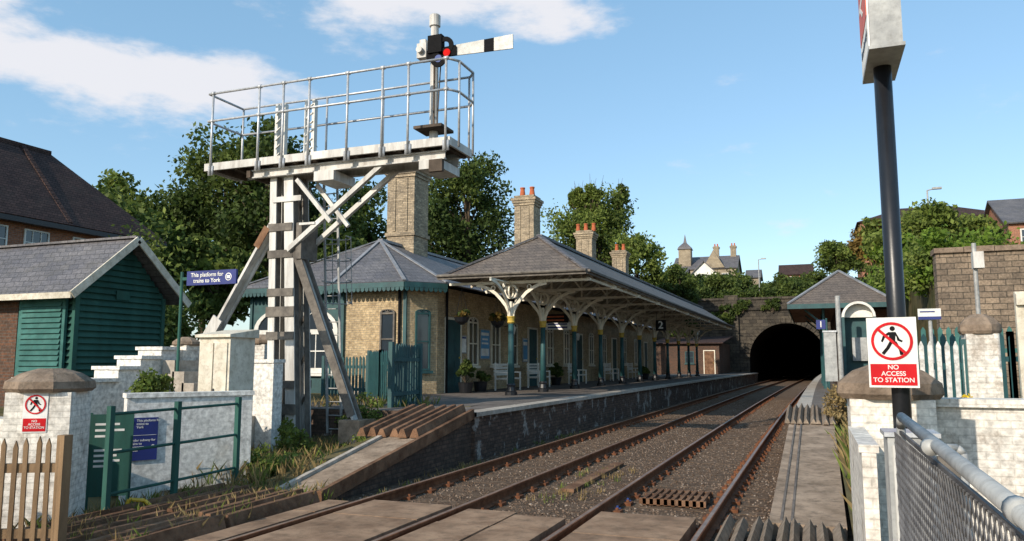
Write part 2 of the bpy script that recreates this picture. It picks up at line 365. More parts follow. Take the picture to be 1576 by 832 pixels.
prof=[(-.07,-.16),(.07,-.16),(.07,-.148),(.012,-.125),(.012,-.045),(.036,-.035),(.036,-.004),(.024,0),(-.024,0),(-.036,-.004),(-.036,-.035),(-.012,-.045),(-.012,-.125),(-.07,-.148)]
for rx in (-5.83,-4.37,-2.71,-1.25):
    mb=MB(); n=len(prof)
    yl=[-6]+[i*3 for i in range(0,40)]
    mb.v=[(rx+px+S(y),y,pz) for y in yl for px,pz in prof]
    for j in range(len(yl)-1):
        for i in range(n):
            mb.f.append([j*n+i,j*n+(i+1)%n,(j+1)*n+(i+1)%n,(j+1)*n+i]); mb.m.append(1 if i==7 else 0)
    solo('rail',mb,['rust','railtop'],'rusty steel running rail with a worn bright top','rail',group='running rails of the two tracks')
mb=MB(); mb.box(-1.28,1.28,-.125,.125,-.3,-.163)
sl=solo('sleeper',mb,['sleeper'],'weathered dark timber sleeper under the rails','sleeper',group='track sleepers',at=(0,0,0))
for sx in (-.73,.73):
    ch=MB()
    ch.box(sx-.19,sx+.19,-.09,.09,-.163,-.155); ch.box(sx-.19,sx-.075,-.09,.09,-.156,-.12); ch.box(sx+.075,sx+.19,-.09,.09,-.156,-.12)
    for q in (-.13,.13): ch.tube((sx+q,0,-.12),(sx+q,0,-.09),.022,6)
    part(sl,'rail_chair',ch,['rust'])
first=True; slk=kids(sl); CH['sleeper']=slk
for c in slk: CH[c.name]=[]
for cx in (-5.10,-1.98):
    for i in range(58):
        y=9.95+i*.66
        if first: sl.location=(cx+S(y),y,0); first=False
        else: copyt(sl,(cx+S(y)+random.uniform(-.03,.03),y,random.uniform(-.006,.0)))
mb=MB()
def panelrow(x0,x1,y0,y1,step,z=-.012):
    y=y0
    while y<y1-.05:
        e=min(y+step-.02,y1)
        zz=z+random.uniform(-.012,.006); mb.box(x0+.01,x1-.01,y,e,-.2,zz); y+=step
for a,b,e in ((-6.3,-5.95,9.4),(-5.70,-4.50,9.6),(-4.24,-3.55,9.5),(-3.52,-2.85,9.3),(-2.58,-1.38,9.9),(-1.12,.3,7.4)): panelrow(a,b,-4,e,1.8)
panelrow(-9.5,-6.33,-4,5.8,1.8)
solo('level_crossing_deck',mb,['panel'],'worn tan crossing panels between the rails','road','structure')
Yp=[15,17,20,24,28,32,36,40,44,48,52,56,60,64,68,72,76,80,85]
mb=MB()
for a,b in zip(Yp[:-1],Yp[1:]):
    sa,sb=S(a),S(b)
    mb.face([(-12.2,a,.83),(-6.95+sa,a,.83),(-6.95+sb,b,.83),(-12.2,b,.83)],0)
    mb.face([(-6.95+sa,a,.83),(-6.55+sa,a,.83),(-6.55+sb,b,.83),(-6.95+sb,b,.83)],1)
    mb.face([(-6.55+sa,a,.83),(-6.55+sa,a,.74),(-6.55+sb,b,.74),(-6.55+sb,b,.83)],1)
    mb.face([(-6.55+sa,a,.74),(-6.64+sa,a,.74),(-6.64+sb,b,.74),(-6.55+sb,b,.74)],1)
    mb.face([(-6.64+sa,a,.74),(-6.64+sa,a,-.2),(-6.64+sb,b,-.2),(-6.64+sb,b,.74)],2)
mb.face([(-12.2,15,.83),(-6.55,15,.83),(-6.55,15,-.2),(-12.2,15,-.2)],2)
solo('platform',mb,['asphalt','coping','sootbrick'],'station platform with pale coping and sooty brick face','platform','structure')
mb=MB(); mb.face([(-6.62,15,.832),(-7.6,15,.832),(-7.35,9.6,-.02),(-6.6,9.6,-.02)]); mb.face([(-6.62,15,.83),(-6.6,9.6,-.02),(-6.6,9.6,-.2),(-6.62,15,-.2)],1)
mb.face([(-7.6,15,.83),(-7.35,9.6,-.02),(-7.35,9.6,-.2),(-7.6,15,-.2)],1); mb.beam((-7.56,15,.83),(-7.33,9.6,-.02),.08,.1,2); mb.beam((-6.6,15,.80),(-6.58,9.6,-.05),.08,.2,3)
solo('platform_ramp',mb,['concrete','rampbrick','coping','timber'],'sloping concrete ramp down from the platform end','ramp','structure')
mb=MB(); r2=random.Random(3); xs=[-30,-22,-18,-15,-13,-12.3,-11.5,-10.8,-10.1,-9.5,-9,-8.4,-7.9,-7.5]; yy=[9.3,10.5,11.5,12.5,13.5,14.3,15.2,16,17,18.5,20,24]
def bz(x,y):
    t=min(max((y-14.2)/2.0,0),1); u=min(max((-x-11.3)/1.5,0),1); k=min(max((x+9.2)/1.4,0),1)*min(max((y-9.6)/5.4,0),1)
    return -.08+.9*max(t,u,k*.9)+(r2.uniform(-.05,.05) if y<20 else 0)
G=[[(x,y,min(bz(x,y),.815) if x<-7.55 else min(bz(x,y),-.08+.157*(y-9.6))) for x in xs] for y in yy]
for j in range(len(yy)-1):
    for i in range(len(xs)-1): mb.face([G[j][i],G[j][i+1],G[j+1][i+1],G[j+1][i]])
solo('earth_bank',mb,['grass'],'weedy earth bank beside the platform ramp','bank','structure')
mb=MB(); Yr=[20.6,24,28,32,36,40,46,52,60,68,76,85]
for a,b in zip(Yr[:-1],Yr[1:]):
    sa,sb=S(a),S(b)
    mb.face([(6,a,.75),(-.15+sa,a,.75),(-.15+sb,b,.75),(6,b,.75)],0)
    mb.face([(-.15+sa,a,.75),(-.52+sa,a,.75),(-.52+sb,b,.75),(-.15+sb,b,.75)],1)
    mb.face([(-.52+sa,a,.75),(-.52+sa,a,.66),(-.52+sb,b,.66),(-.52+sb,b,.75)],1)
    mb.face([(-.46+sa,a,.66),(-.46+sa,a,-.2),(-.46+sb,b,-.2),(-.46+sb,b,.66)],2)
mb.face([(-.5,20.6,.75),(6,20.6,.75),(6,20.6,-.2),(-.5,20.6,-.2)],2)
solo('platform',mb,['asphalt','coping','sootbrick'],'opposite platform with pale coping edge','platform','structure')
mb=MB(); mb.add([(-.56,10,-.03),(.3,10,-.03),(.42,20.6,.72),(-.5,20.6,.72),(-.56,10,-.2),(.3,10,-.2),(.42,20.6,-.2),(-.5,20.6,-.2)],[(0,1,2,3),(0,4,7,3),(1,5,6,2),(0,1,5,4)])
for x in (-.42,-.3): mb.beam((x,10.1,-.02),(x+.04,20.5,.735),.03,.012,1)
solo('path',mb,['concrete','asphalt'],'narrow concrete path climbing to the platform','path','structure')
mb=MB(); mb.face([(.3,5,-.15),(12,5,-.15),(12,30,.5),(.42,20.6,.5)]); solo('earth_bank',mb,['grass'],'rough ground beside the narrow path','bank','structure')
def guard(x0,x1,y0,y1,z0,z1,n,seg=1,flat=False,h=.1,skew=0):
    mb=MB(); w=(x1-x0)/n
    for i in range(n):
        a=x0+i*w
        for k in range(seg):
            ya=y0+(y1-y0)*k/seg+random.uniform(-.08,.08); yb=y0+(y1-y0)*(k+1)/seg-.03+random.uniform(-.06,.06)
            za=z0+(z1-z0)*k/seg; zb=z0+(z1-z0)*(k+1)/seg; j=random.uniform(-.015,.025); s=random.uniform(-.02,.02); s2=s+random.uniform(-.03,.03)+skew
            if flat: P=[(0,0),(w*.93,0),(w*.66,h+j),(w*.34,h+j*.6)]
            else: P=[(0,0),(w*.92,0),(w*.55,h+j)]
            m=len(P); vs=[(a+s+px,ya,za+pz) for px,pz in P]+[(a+s2+px,yb,zb+pz) for px,pz in P]
            mb.add(vs,[tuple(range(m)),tuple(range(2*m-1,m-1,-1))]+[(q,m+q,m+(q+1)%m,(q+1)%m) for q in range(m)])
    return mb
solo('trespass_guard',guard(-8.2,-6.42,5.9,9.4,-.1,-.06,8,2,True,.15),['timber'],'rusty brown boarded trespass guard at the crossing','trespass guard',group='anti-trespass guards',at=(-7.2,7.8,-.1))
solo('trespass_guard',guard(-7.95,-6.68,12.8,14.9,.5,.84,6,1,True,.15),['timber'],'brown ridged timber guard on top of the ramp','trespass guard',group='anti-trespass guards',at=(-7.5,13.6,.5))
solo('trespass_guard',guard(-1.05,.28,7.5,9.9,-.06,-.04,9),['greytimber'],'grey ridged trespass guard before the path','trespass guard',group='anti-trespass guards',at=(-.4,8.7,-.1))
solo('trespass_guard',guard(-.62,.42,18.0,20.5,.56,.76,8),['greytimber'],'grey ridged guard at the end of the platform','trespass guard',group='anti-trespass guards',at=(-.1,19,.5))
mb=MB()
for i in range(9): mb.box(-2.33+i*.1,-2.28+i*.1,11.3,12.2,-.15,-.05)
for y in (11.3,11.72,12.14): mb.box(-2.38,-1.45,y,y+.06,-.14,-.06)
solo('drain_grate',mb,['timber'],'rusty slotted steel cover between the rails','grate',at=(-1.9,11.7,-.15))
for i,y in enumerate((10.1,10.75,11.4)):
    mb=MB(); x=-2.56; mb.box(x-.04,x+.04,y-.04,y+.04,-.16,-.12); mb.tube((x,y,-.12),(x,y,-.09),.018,8)
    solo('rail_clamp',mb,['blueglass'],'small blue insulated clamp beside the rail','rail clamp',at=(x,y,-.15),group='rail clamps')
mb=MB(); mb.box(-3.75,-3.55,12.0,15.5,-.16,-.11); solo('cable_trough',mb,['timber'],'rusty cable trough lid lying between the tracks','trough',at=(-4,13.5,-.16))
# ---------------------------------------------------------------- signal gantry
gx=thing('bracket_signal','tall pale steel bracket signal with railed deck and semaphore arm','railway signal',(-10.8,14.3,-.1))
mb=MB()
for xb,xt,w in ((-10.98,-11.12,.17),(-10.43,-10.72,.24)):
    mb.beam((xb,14.12,-.1),(xt,14.12,6.0),w,.03,0,up=(0,1,0)); mb.beam((xb,14.68,-.1),(xt,14.68,6.0),w,.03,0,up=(0,1,0))
    mb.beam((xb-w/2+.015,14.22,-.1),(xt-w/2+.015,14.22,6.0),.02,.16,0,up=(0,1,0)); mb.beam((xb+w/2-.015,14.22,-.1),(xt+w/2-.015,14.22,6.0),.02,.16,1,up=(0,1,0))
    mb.beam((xb-w/2+.015,14.58,-.1),(xt-w/2+.015,14.58,6.0),.02,.16,0,up=(0,1,0)); mb.beam((xb+w/2-.015,14.58,-.1),(xt+w/2-.015,14.58,6.0),.02,.16,1,up=(0,1,0))
for z in (1.3,2.35,3.3,4.15,4.75): mb.box(-11.1+z*-.02,-10.3-z*.055,14.075,14.1,z,z+.17,1); mb.box(-11.1+z*-.02,-10.3-z*.055,14.7,14.72,z,z+.17,1)
for z in (.75,2.85): mb.box(-11.12+z*-.02,-10.28-z*.055,14.072,14.1,z,z+.22,1)
for z in (.1,5.4): mb.box(-11.1,-10.35,14.075,14.1,z,z+.12,0)
for i in range(6):
    z=.3+i*.95; mb.beam((-10.95,14.66,z),(-10.5,14.66,z+.8),.06,.02,1,up=(0,1,0))
part(gx,'mast',mb,['steelwhite','steelgrey'])
mb=MB()
mb.beam((-11.15,14.2,4.95),(-13.3,14.2,1.6),.06,.22,0,up=(0,1,0)); mb.beam((-11.15,14.33,4.95),(-13.3,14.33,1.6),.2,.04,0,up=(0,1,0)); mb.beam((-12.5,14.1,2.85),(-12.9,14.1,2.25),.28,.04,0,up=(0,1,0)); mb.beam((-11.22,14.08,4.85),(-11.5,14.08,4.42),.17,.02,2,up=(0,1,0))
mb.beam((-10.5,14.2,4.4),(-8.9,14.2,.65),.05,.2,0,up=(0,1,0)); mb.beam((-10.5,14.1,4.35),(-8.94,14.1,.75),.19,.03,1,up=(0,1,0)); mb.beam((-10.5,14.3,4.4),(-8.9,14.3,.65),.2,.05,1,up=(0,1,0))
mb.beam((-10.62,14.05,4.3),(-8.3,14.05,6.0),.1,.1,0,up=(0,1,0)); mb.beam((-10.4,14.0,5.85),(-9.5,14.0,4.85),.09,.08,0,up=(0,1,0))
mb.beam((-10.62,14.65,4.3),(-8.3,14.65,6.0),.1,.1,0,up=(0,1,0)); mb.beam((-10.3,14.6,5.85),(-9.45,14.6,4.85),.09,.08,0,up=(0,1,0)); mb.beam((-10.3,14.0,4.85),(-9.9,14.0,4.85),.05,.05,0)
mb.box(-10.42,-10.28,14.05,14.65,4.1,4.9,1)
part(gx,'brace',mb,['steelwhite','steelgrey','rustybrown'])
mb=MB(); mb.box(-13.7,-13.0,13.9,14.7,.3,1.7); mb.box(-9.15,-8.65,13.95,14.6,-.1,.68); part(gx,'footing',mb,['concrete'])
mb=MB()
mb.box(-12.75,-6.65,13.78,13.84,6.2,6.37,0); mb.box(-12.75,-6.65,14.82,14.88,6.2,6.37,0); mb.box(-6.65,-6.6,13.78,14.88,6.2,6.37,0); mb.box(-12.8,-12.75,13.78,14.88,6.2,6.37,0)
mb.box(-12.75,-6.65,13.84,14.82,6.3,6.335,1)
for i in range(12): x=-12.5+i*.52; mb.box(x,x+.07,13.84,14.82,6.17,6.3,1)
for y in (13.95,14.6):
    mb.box(-11.7,-6.8,y,y+.1,5.97,6.0,0); mb.box(-11.7,-6.8,y,y+.1,6.13,6.16,0); mb.box(-11.7,-6.8,y+.04,y+.06,6.0,6.13,0)
mb.box(-11.7,-11.6,13.9,14.8,5.98,6.15,1); mb.box(-7.35,-6.85,13.9,14.8,5.78,5.96,0); mb.box(-9.9,-9.4,13.9,14.75,5.75,5.96,0); mb.box(-7.1,-6.8,13.85,13.94,5.7,5.95,1)
part(gx,'deck',mb,['steelwhite','underdeck'])
mb=MB()
for x in [-12.6,-11.3,-10.65,-9.97,-9.0,-8.15,-7.54,-6.68]:
    mb.tube((x,13.75,6.1),(x,13.75,8.0),.027,8); mb.box(x-.07,x+.07,13.755,13.778,6.08,6.3)
    for z in (8.0,7.35): mb.tube((x-.045,13.75,z),(x+.045,13.75,z),.045,8)
for x in (-12.7,-11.6,-10.3,-8.8,-7.6,-6.68): mb.tube((x,14.9,6.15),(x,14.9,8.0),.026,8)
for z in (8.0,7.35):
    mb.tube((-12.72,13.75,z),(-6.66,13.75,z),.028,8); mb.tube((-12.72,14.9,z),(-6.66,14.9,z),.028,8)
    mb.tube((-6.66,13.75,z),(-6.5,14.0,z),.028,8); mb.tube((-6.5,14.0,z),(-6.5,14.7,z),.028,8); mb.tube((-6.5,14.7,z),(-6.66,14.9,z),.028,8)
    mb.tube((-12.72,13.75,z),(-12.72,14.9,z),.028,8)
for y in (14.0,14.7): mb.tube((-6.5,y,6.2),(-6.5,y,8.0),.026,8)
part(gx,'railing',mb,['galv'],smooth=True)
for x in (-11.15,-10.35):
    mb=MB()
    for dx in (-.1,.1): mb.box(x+dx-.035,x+dx+.035,14.3,14.42,6.33,7.75)
    for i in range(6): mb.beam((x-.1,14.29,6.5+i*.2),(x+.1,14.29,6.65+i*.2),.035,.02)
    part1(gx,'post_stub',mb,['white'])
mb=MB(); mb.lathe(-7.3,14.45,[(.13,6.33),(.13,6.45),(.095,6.5),(.085,9.0),(.085,9.05),(.12,9.06),(.12,9.3),(.1,9.32)],14)
part(gx,'signal_post',mb,['steelwhite'])
mb=MB(); mb.box(-7.6,-6.95,14.1,14.7,6.72,6.78); mb.box(-7.75,-7.45,14.1,14.5,6.37,6.45); mb.beam((-7.2,14.25,6.75),(-7.2,14.25,8.2),.03,.03); mb.beam((-7.1,14.2,6.75),(-7.02,14.2,8.2),.02,.02)
part(gx,'lamp_platform',mb,['underdeck'])
mb=MB()
def seg(xa,xb,mi,y=14.08):
    def zt(x): return 8.40+(x+6.78)*.028
    def zl(x): return 8.18-(x+6.78)*.028
    mb.add([(xa,y,zl(xa)),(xb,y,zl(xb)),(xb,y,zt(xb)),(xa,y,zt(xa)),(xa,y+.03,zl(xa)),(xb,y+.03,zl(xb)),(xb,y+.03,zt(xb)),(xa,y+.03,zt(xa))],[(0,1,2,3),(7,6,5,4),(0,4,5,1),(1,5,6,2),(2,6,7,3),(3,7,4,0)],mi)
seg(-6.62,-5.99,0); seg(-5.99,-5.77,1); seg(-5.77,-5.36,0); seg(-7.0,-6.62,1)
part(gx,'semaphore_arm',mb,['armwhite','matteblack'])
mb=MB(); ys_=14.06
ring(mb,.1,.2,(-6.86,ys_,8.4),(1,0,0),(0,0,1),(0,-1,0),0,0,20,.03)
ring(mb,.08,.18,(-7.0,ys_,8.14),(1,0,0),(0,0,1),(0,-1,0),0,0,20,.03)
mb.box(-7.28,-6.6,ys_-.02,ys_+.02,8.17,8.36,0)
mb.flat(circ(.08),(-6.8,ys_-.04,8.24),(1,0,0),(0,0,1),(0,-1,0),.0,.01,1); mb.flat(circ(.08),(-7.0,ys_,8.14),(1,0,0),(0,0,1),(0,-1,0),.032,.01,2)
mb.box(-7.24,-6.92,ys_-.06,ys_+.1,8.28,8.66,0)
part(gx,'spectacle',mb,['matteblack','redglass','blueglass'])
mb=MB(); mb.box(-7.6,-7.38,14.2,14.5,8.3,8.62); mb.box(-7.56,-7.42,14.25,14.45,8.62,8.72); mb.tube((-7.5,14.2,8.45),(-7.5,14.1,8.45),.07,12); mb.box(-7.45,-7.1,14.3,14.34,8.35,8.5)
part(gx,'signal_lamp',mb,['steelwhite'])
mb=MB()
for dx in (-.18,.18): mb.beam((-9.9+dx,14.95,.3),(-10.2+dx,14.95,6.3),.05,.03)
for i in range(20): t=i/20; mb.tube((-9.9-.18-.3*t,14.95,.4+5.9*t),(-9.9+.18-.3*t,14.95,.4+5.9*t),.014,6)
for z in (3.2,3.7,4.2,4.7):
    for k in range(8):
        a=math.pi*k/8;b=math.pi*(k+1)/8; xc=-9.98-(z-3)*.05
        mb.tube((xc+.33*math.cos(a),14.95+.5*math.sin(a),z),(xc+.33*math.cos(b),14.95+.5*math.sin(b),z),.014,5)
for a in (40,90,140):
    c_,s_=math.cos(math.radians(a)),math.sin(math.radians(a)); mb.tube((-9.99+.33*c_,14.95+.5*s_,3.15),(-10.065+.33*c_,14.95+.5*s_,4.75),.01,5)
part(gx,'ladder',mb,['galvdull'])
# ---------------------------------------------------------------- helpers windows
def window(th,O,U,Nn,w,h,arch=False,bars=1,fm='white',name='window',mull=1,sill=True,fr=.06):
    mb=MB(); W=(0,0,1)
    def rect(a,b,c,d,off,t,mi=0): mb.flat([(a,c),(b,c),(b,d),(a,d)],O,U,W,Nn,off,t,mi)
    rect(-w/2,-w/2+fr,0,h,.0,.06); rect(w/2-fr,w/2,0,h,.0,.06); rect(-w/2+fr,w/2-fr,0,fr,0,.058); rect(-w/2+fr,w/2-fr,h-fr,h,0,.058)
    for i in range(1,bars+1): z=h*i/(bars+1); rect(-w/2+fr,w/2-fr,z-.02,z+.02,.0,.05)
    for i in range(1,mull+1): x=-w/2+w*i/(mull+1); rect(x-.015,x+.015,fr,h-fr,.0,.048)
    if sill: rect(-w/2-.08,w/2+.08,-.1,-.01,0,.12)
    if arch:
        n=16
        for i in range(n):
            a=math.pi*i/n;b=math.pi*(i+1)/n
            r0,r1=w/2-fr,w/2
            mb.flat([(r0*math.cos(a),h+r0*math.sin(a)*arch),(r1*math.cos(a),h+r1*math.sin(a)*arch),(r1*math.cos(b),h+r1*math.sin(b)*arch),(r0*math.cos(b),h+r0*math.sin(b)*arch)],O,U,W,Nn,0,.06)
        for a in (60,90,120): mb.flat([(-.015,0),(.015,0),(.015+w/2*.95*math.cos(math.radians(a)),w/2*.95*math.sin(math.radians(a))*arch),(-.015+w/2*.95*math.cos(math.radians(a)),w/2*.95*math.sin(math.radians(a))*arch)],V(O)+V((0,0,h)),U,W,Nn,0,.045)
    o=part(th,name,mb,[fm])
    gl=MB(); pts=[(-w/2+.01,.01),(w/2-.01,.01),(w/2-.01,h)]
    if arch: pts+=[((w/2-.01)*math.cos(math.pi*i/12),h+(w/2-.01)*math.sin(math.pi*i/12)*arch) for i in range(1,12)]
    pts+=[(-w/2+.01,h)]
    gl.flat(pts,O,U,W,Nn,.004,.012); part(o,'glass',gl,['glass']); return o
def door(th,O,U,Nn,w,h,mat='teal'):
    mb=MB();W=(0,0,1)
    mb.flat([(-w/2,0),(w/2,0),(w/2,h),(-w/2,h)],O,U,W,Nn,.01,.03)
    for a,b in ((.08,.45),(.52,.9)):
        for s in (-1,1): mb.flat([(s*w*.08,h*a),(s*w*.4,h*a),(s*w*.4,h*b),(s*w*.08,h*b)],O,U,W,Nn,.04,.015)
    for s in (-1,1): mb.flat([(s*w/2,0),(s*(w/2+.08),0),(s*(w/2+.08),h+.08),(s*w/2,h+.08)],O,U,W,Nn,.0,.07,1)
    mb.flat([(-w/2,h),(w/2,h),(w/2,h+.08),(-w/2,h+.08)],O,U,W,Nn,.0,.068,1)
    o=part(th,'door',mb,[mat,'cream']); k=MB(); k.flat(circ(.03,12),V(O)+V(U)*w*.4+V((0,0,h*.48)),U,W,Nn,.05,.05); part(o,'handle',k,['gold']); return o
# ---------------------------------------------------------------- station building
sb=thing('station_building','long buff brick station building with slate hipped roof','station building',(-15.5,43,.8))
foot=[(-19.9,24.3),(-18.9,22.95),(-14.75,22.95),(-14.7,22.6),(-12.3,22.6),(-11.65,23.5),(-11.65,62),(-19.9,62)]
mb=MB(); mb.prism(foot,.6,4.4); part(sb,'wall',mb,['buff'])
mb=MB(); mb.box(-14.7,-12.3,22.56,22.6,.7,1.05); part(sb,'plinth',mb,['coping'])
mb=MB()
mb.box(-18.85,-14.87,22.9,22.945,.7,4.3)
for x in (-18.82,-14.98): mb.box(x,x+.1,22.84,22.9,.7,4.3)
part(sb,'timber_front',mb,['teal'])
for a,b,y in ((-14.86,-14.66,22.5),(-12.42,-12.3,22.53)):
    mb=MB(); mb.box(a,b,y,22.597,.7,4.3); part(sb,'corner_post',mb,['teal'])
for x,y in ((-12.55,22.52),(-11.58,24.1)):
    mb=MB(); mb.tube((x,y,.8),(x,y,4.4),.045,8); part(sb,'downpipe',mb,['matteblack'])
window(sb,(-16.85,22.88,1.5),(1,0,0),(0,-1,0),3.5,1.5,arch=.5,bars=1,mull=3,fr=.17)
window(sb,(-13.0,22.58,1.75),(1,0,0),(0,-1,0),.55,1.75,arch=.4,bars=1,mull=0,fm='steelgrey')
cn=(V((-11.65,23.5,0))-V((-12.3,22.6,0))).normalized(); nn=V((cn.y,-cn.x,0))
window(sb,V((-11.97,23.05,1.6))+nn*.005,cn,nn,.55,1.9,arch=.4,bars=1,mull=0,fm='teal')
for y,t in ((24.7,'d'),(26.4,'w'),(28.6,'w'),(30.6,'w'),(33,'d'),(35.5,'w'),(38.2,'w'),(40.5,'d'),(43,'w'),(46,'w'),(48.5,'d'),(51.5,'w'),(55,'w'),(58.5,'d')):
    if t=='w': window(sb,(-11.645,y,1.75),(0,1,0),(1,0,0),.9,1.6,arch=.4,bars=1,mull=1,fm='cream')
    else: door(sb,(-11.645,y,.83),(0,1,0),(1,0,0),1.1,2.5)
ev=[(-20.4,24.1),(-19.2,22.45),(-14.95,22.45),(-14.9,22.1),(-12.15,22.1),(-11.2,23.3),(-11.2,62.4),(-20.4,62.4)]
A=(-15.5,26.2,6.55);B=(-15.5,58.5,6.55); ZE=4.47
mb=MB()
for i,(p,q) in enumerate(zip(ev,ev[1:]+ev[:1])):
    p3=(p[0],p[1],ZE);q3=(q[0],q[1],ZE)
    if i<5: mb.slab([p3,q3,A],.05)
    elif i==5: mb.slab([p3,q3,B,A],.05)
    elif i==6: mb.slab([p3,q3,B],.05)
    else: mb.slab([p3,q3,A,B],.05)
ro=part(sb,'roof',mb,['slate'])
mb=MB()
for p in ev[:6]: mb.beam((p[0],p[1],ZE+.04),(A[0],A[1],A[2]+.05),.12,.04)
mb.beam((A[0],A[1],A[2]+.05),(B[0],B[1],B[2]+.05),.2,.1); part(ro,'ridge',mb,['lead'])
def valance(mb,p,q,z,h,t=.04,tooth=.16,mi=0):
    p=V((p[0],p[1],0));q=V((q[0],q[1],0));d=(q-p);l=d.length;d.normalize();nn=V((d.y,-d.x,0))
    O=p+V((0,0,z)); mb.flat([(0,-h*.55),(l,-h*.55),(l,0),(0,0)],O,d,(0,0,1),nn,0,t,mi)
    k=max(1,int(l/tooth)); w=l/k
    for i in range(k): mb.flat([(i*w+.01,-h*.55),((i+1)*w-.01,-h*.55),((i+1)*w-.02,-h*.85),((i+.5)*w,-h),(i*w+.02,-h*.85)],O,d,(0,0,1),nn,.004,t-.01,mi)
mb=MB()
for p,q in zip(ev[:5],ev[1:6]): valance(mb,p,q,ZE-.02,.3)
part(sb,'valance',mb,['teal'])
def chimney(x,y,z0,z1,w,pots=2,d=None,th=sb,mat='chimbrick'):
    d=d or w; mb=MB(); mb.box(x-w/2,x+w/2,y-d/2,y+d/2,z0,z1)
    mb.box(x-w/2-.06,x+w/2+.06,y-d/2-.06,y+d/2+.06,z0+1.1,z0+1.25)
    for i in range(3): e=.05*(i+1); mb.box(x-w/2-e,x+w/2+e,y-d/2-e,y+d/2+e,z1-.45+i*.13,z1-.32+i*.13-.003)
    mb.box(x-w/2-.02,x+w/2+.02,y-d/2-.02,y+d/2+.02,z1,z1+.08)
    for u in (-.22*w,.22*w): mb.box(x+u-.05,x+u+.05,y-d/2-.04,y-d/2-.003,z0+1.3,z1-.5)
    o=part(th,'chimney',mb,[mat])
    for i in range(pots):
        p=MB(); px=x+(i-(pots-1)/2)*w*.5; p.lathe(px,y,[(.13,z1+.08),(.15,z1+.2),(.11,z1+.5),(.14,z1+.55),(.13,z1+.6)],12); part(o,'chimney_pot',p,['orange'])
chimney(-15.5,28.4,5.9,9.9,1.25,0)
chimney(-19.0,25.2,4.5,8.8,.8,0)
chimney(-13.5,37.6,5.2,10.35,1.05,2); chimney(-13.45,48.8,5.2,10.3,1.05,3); chimney(-13.4,58.4,5.2,10.3,1.05,2)
# ---------------------------------------------------------------- canopy
cp=thing('platform_canopy','long hipped slate canopy with cream ironwork over the platform','canopy',(-8.8,43,.8))
xl,xr,xm=-11.25,-6.35,-8.7; ze,zr=4.62,6.15
cy=[25.1]+[28+4*i for i in range(9)]+[63]
mb=MB();un=MB()
f=[(xl+S(22.7),22.7,ze),(xr+S(22.7),22.7,ze),(xm+S(25.1),25.1,zr)]
mb.slab(f,.05); mb.slab([f[0],(xl+S(25.1),25.1,ze),f[2]],.05); mb.slab([f[1],(xr+S(25.1),25.1,ze),f[2]],.05)
un.face([(a,b,c-.07) for a,b,c in f])
for a,b in zip(cy[:-1],cy[1:]):
    for xx in (xl,xr):
        q=[(xx+S(a),a,ze),(xm+S(a),a,zr),(xm+S(b),b,zr),(xx+S(b),b,ze)]; mb.slab(q,.05); un.face([(x,y,z-.075) for x,y,z in q])
part(cp,'roof',mb,['brownslate'])
mb=MB()
for a in (f[0],f[1]): mb.beam((a[0],a[1],a[2]+.04),(f[2][0],f[2][1],f[2][2]+.04),.16,.06)
for a,b in zip(cy[:-1],cy[1:]): mb.beam((xm+S(a),a,zr+.04),(xm+S(b),b,zr+.04),.2,.1)
part(cp,'ridge',mb,['slate'])
for a,b in zip(cy[:-1],cy[1:]):
    k=int((b-a)/.8)
    for i in range(k):
        y=a+(b-a)*i/k
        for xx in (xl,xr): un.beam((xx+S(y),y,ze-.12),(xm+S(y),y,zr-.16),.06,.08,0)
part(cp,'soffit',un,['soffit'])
mb=MB()
mb.beam((xl,22.68,ze-.03),(xr+S(22.7),22.68,ze-.03),.05,.13,0)
mb.tube((xl,22.62,ze+.02),(xr+S(22.7),22.62,ze+.02),.05,8)
yy2=[22.7]+cy
for a,b in zip(yy2[:-1],yy2[1:]):
    mb.beam((xr+S(a)+.02,a,ze-.03),(xr+S(b)+.02,b,ze-.03),.05,.12,0)
    mb.beam((xr+S(a)+.07,a,ze+.01),(xr+S(b)+.07,b,ze+.01),.09,.07,0)
part(cp,'fascia',mb,['steelgrey'])
mb=MB()
colY=[23.3,26.4,30.2,34.2,38.2,42.2,46.2,50.2,54.2,58.2,62]
for y in colY:
    s=S(y); mb.box(xl+s+.05,xr+s-.05,y-.05,y+.05,4.38,4.46)
    if y<24: continue
    mb.beam((xl+s,y,4.42),(xm+s,y,5.92),.07,.1); mb.beam((xr+s,y,4.42),(xm+s,y,5.92),.07,.1); mb.beam((xm+s,y,4.4),(xm+s,y,5.9),.06,.06)
    mb.beam((-9.03+s-1.1,y,4.45),(xm+s,y,5.8),.04,.05); mb.beam((-9.03+s+1.4,y,4.45),(xm+s,y,5.8),.04,.05)
for a,b in zip(colY[:-1],colY[1:]):
    mb.beam((-9.03+S(a),a,4.42),(-9.03+S(b),b,4.42),.08,.12); mb.beam((xr+S(a)-.15,a,4.46),(xr+S(b)-.15,b,4.46),.06,.08)
part(cp,'truss',mb,['cream'])
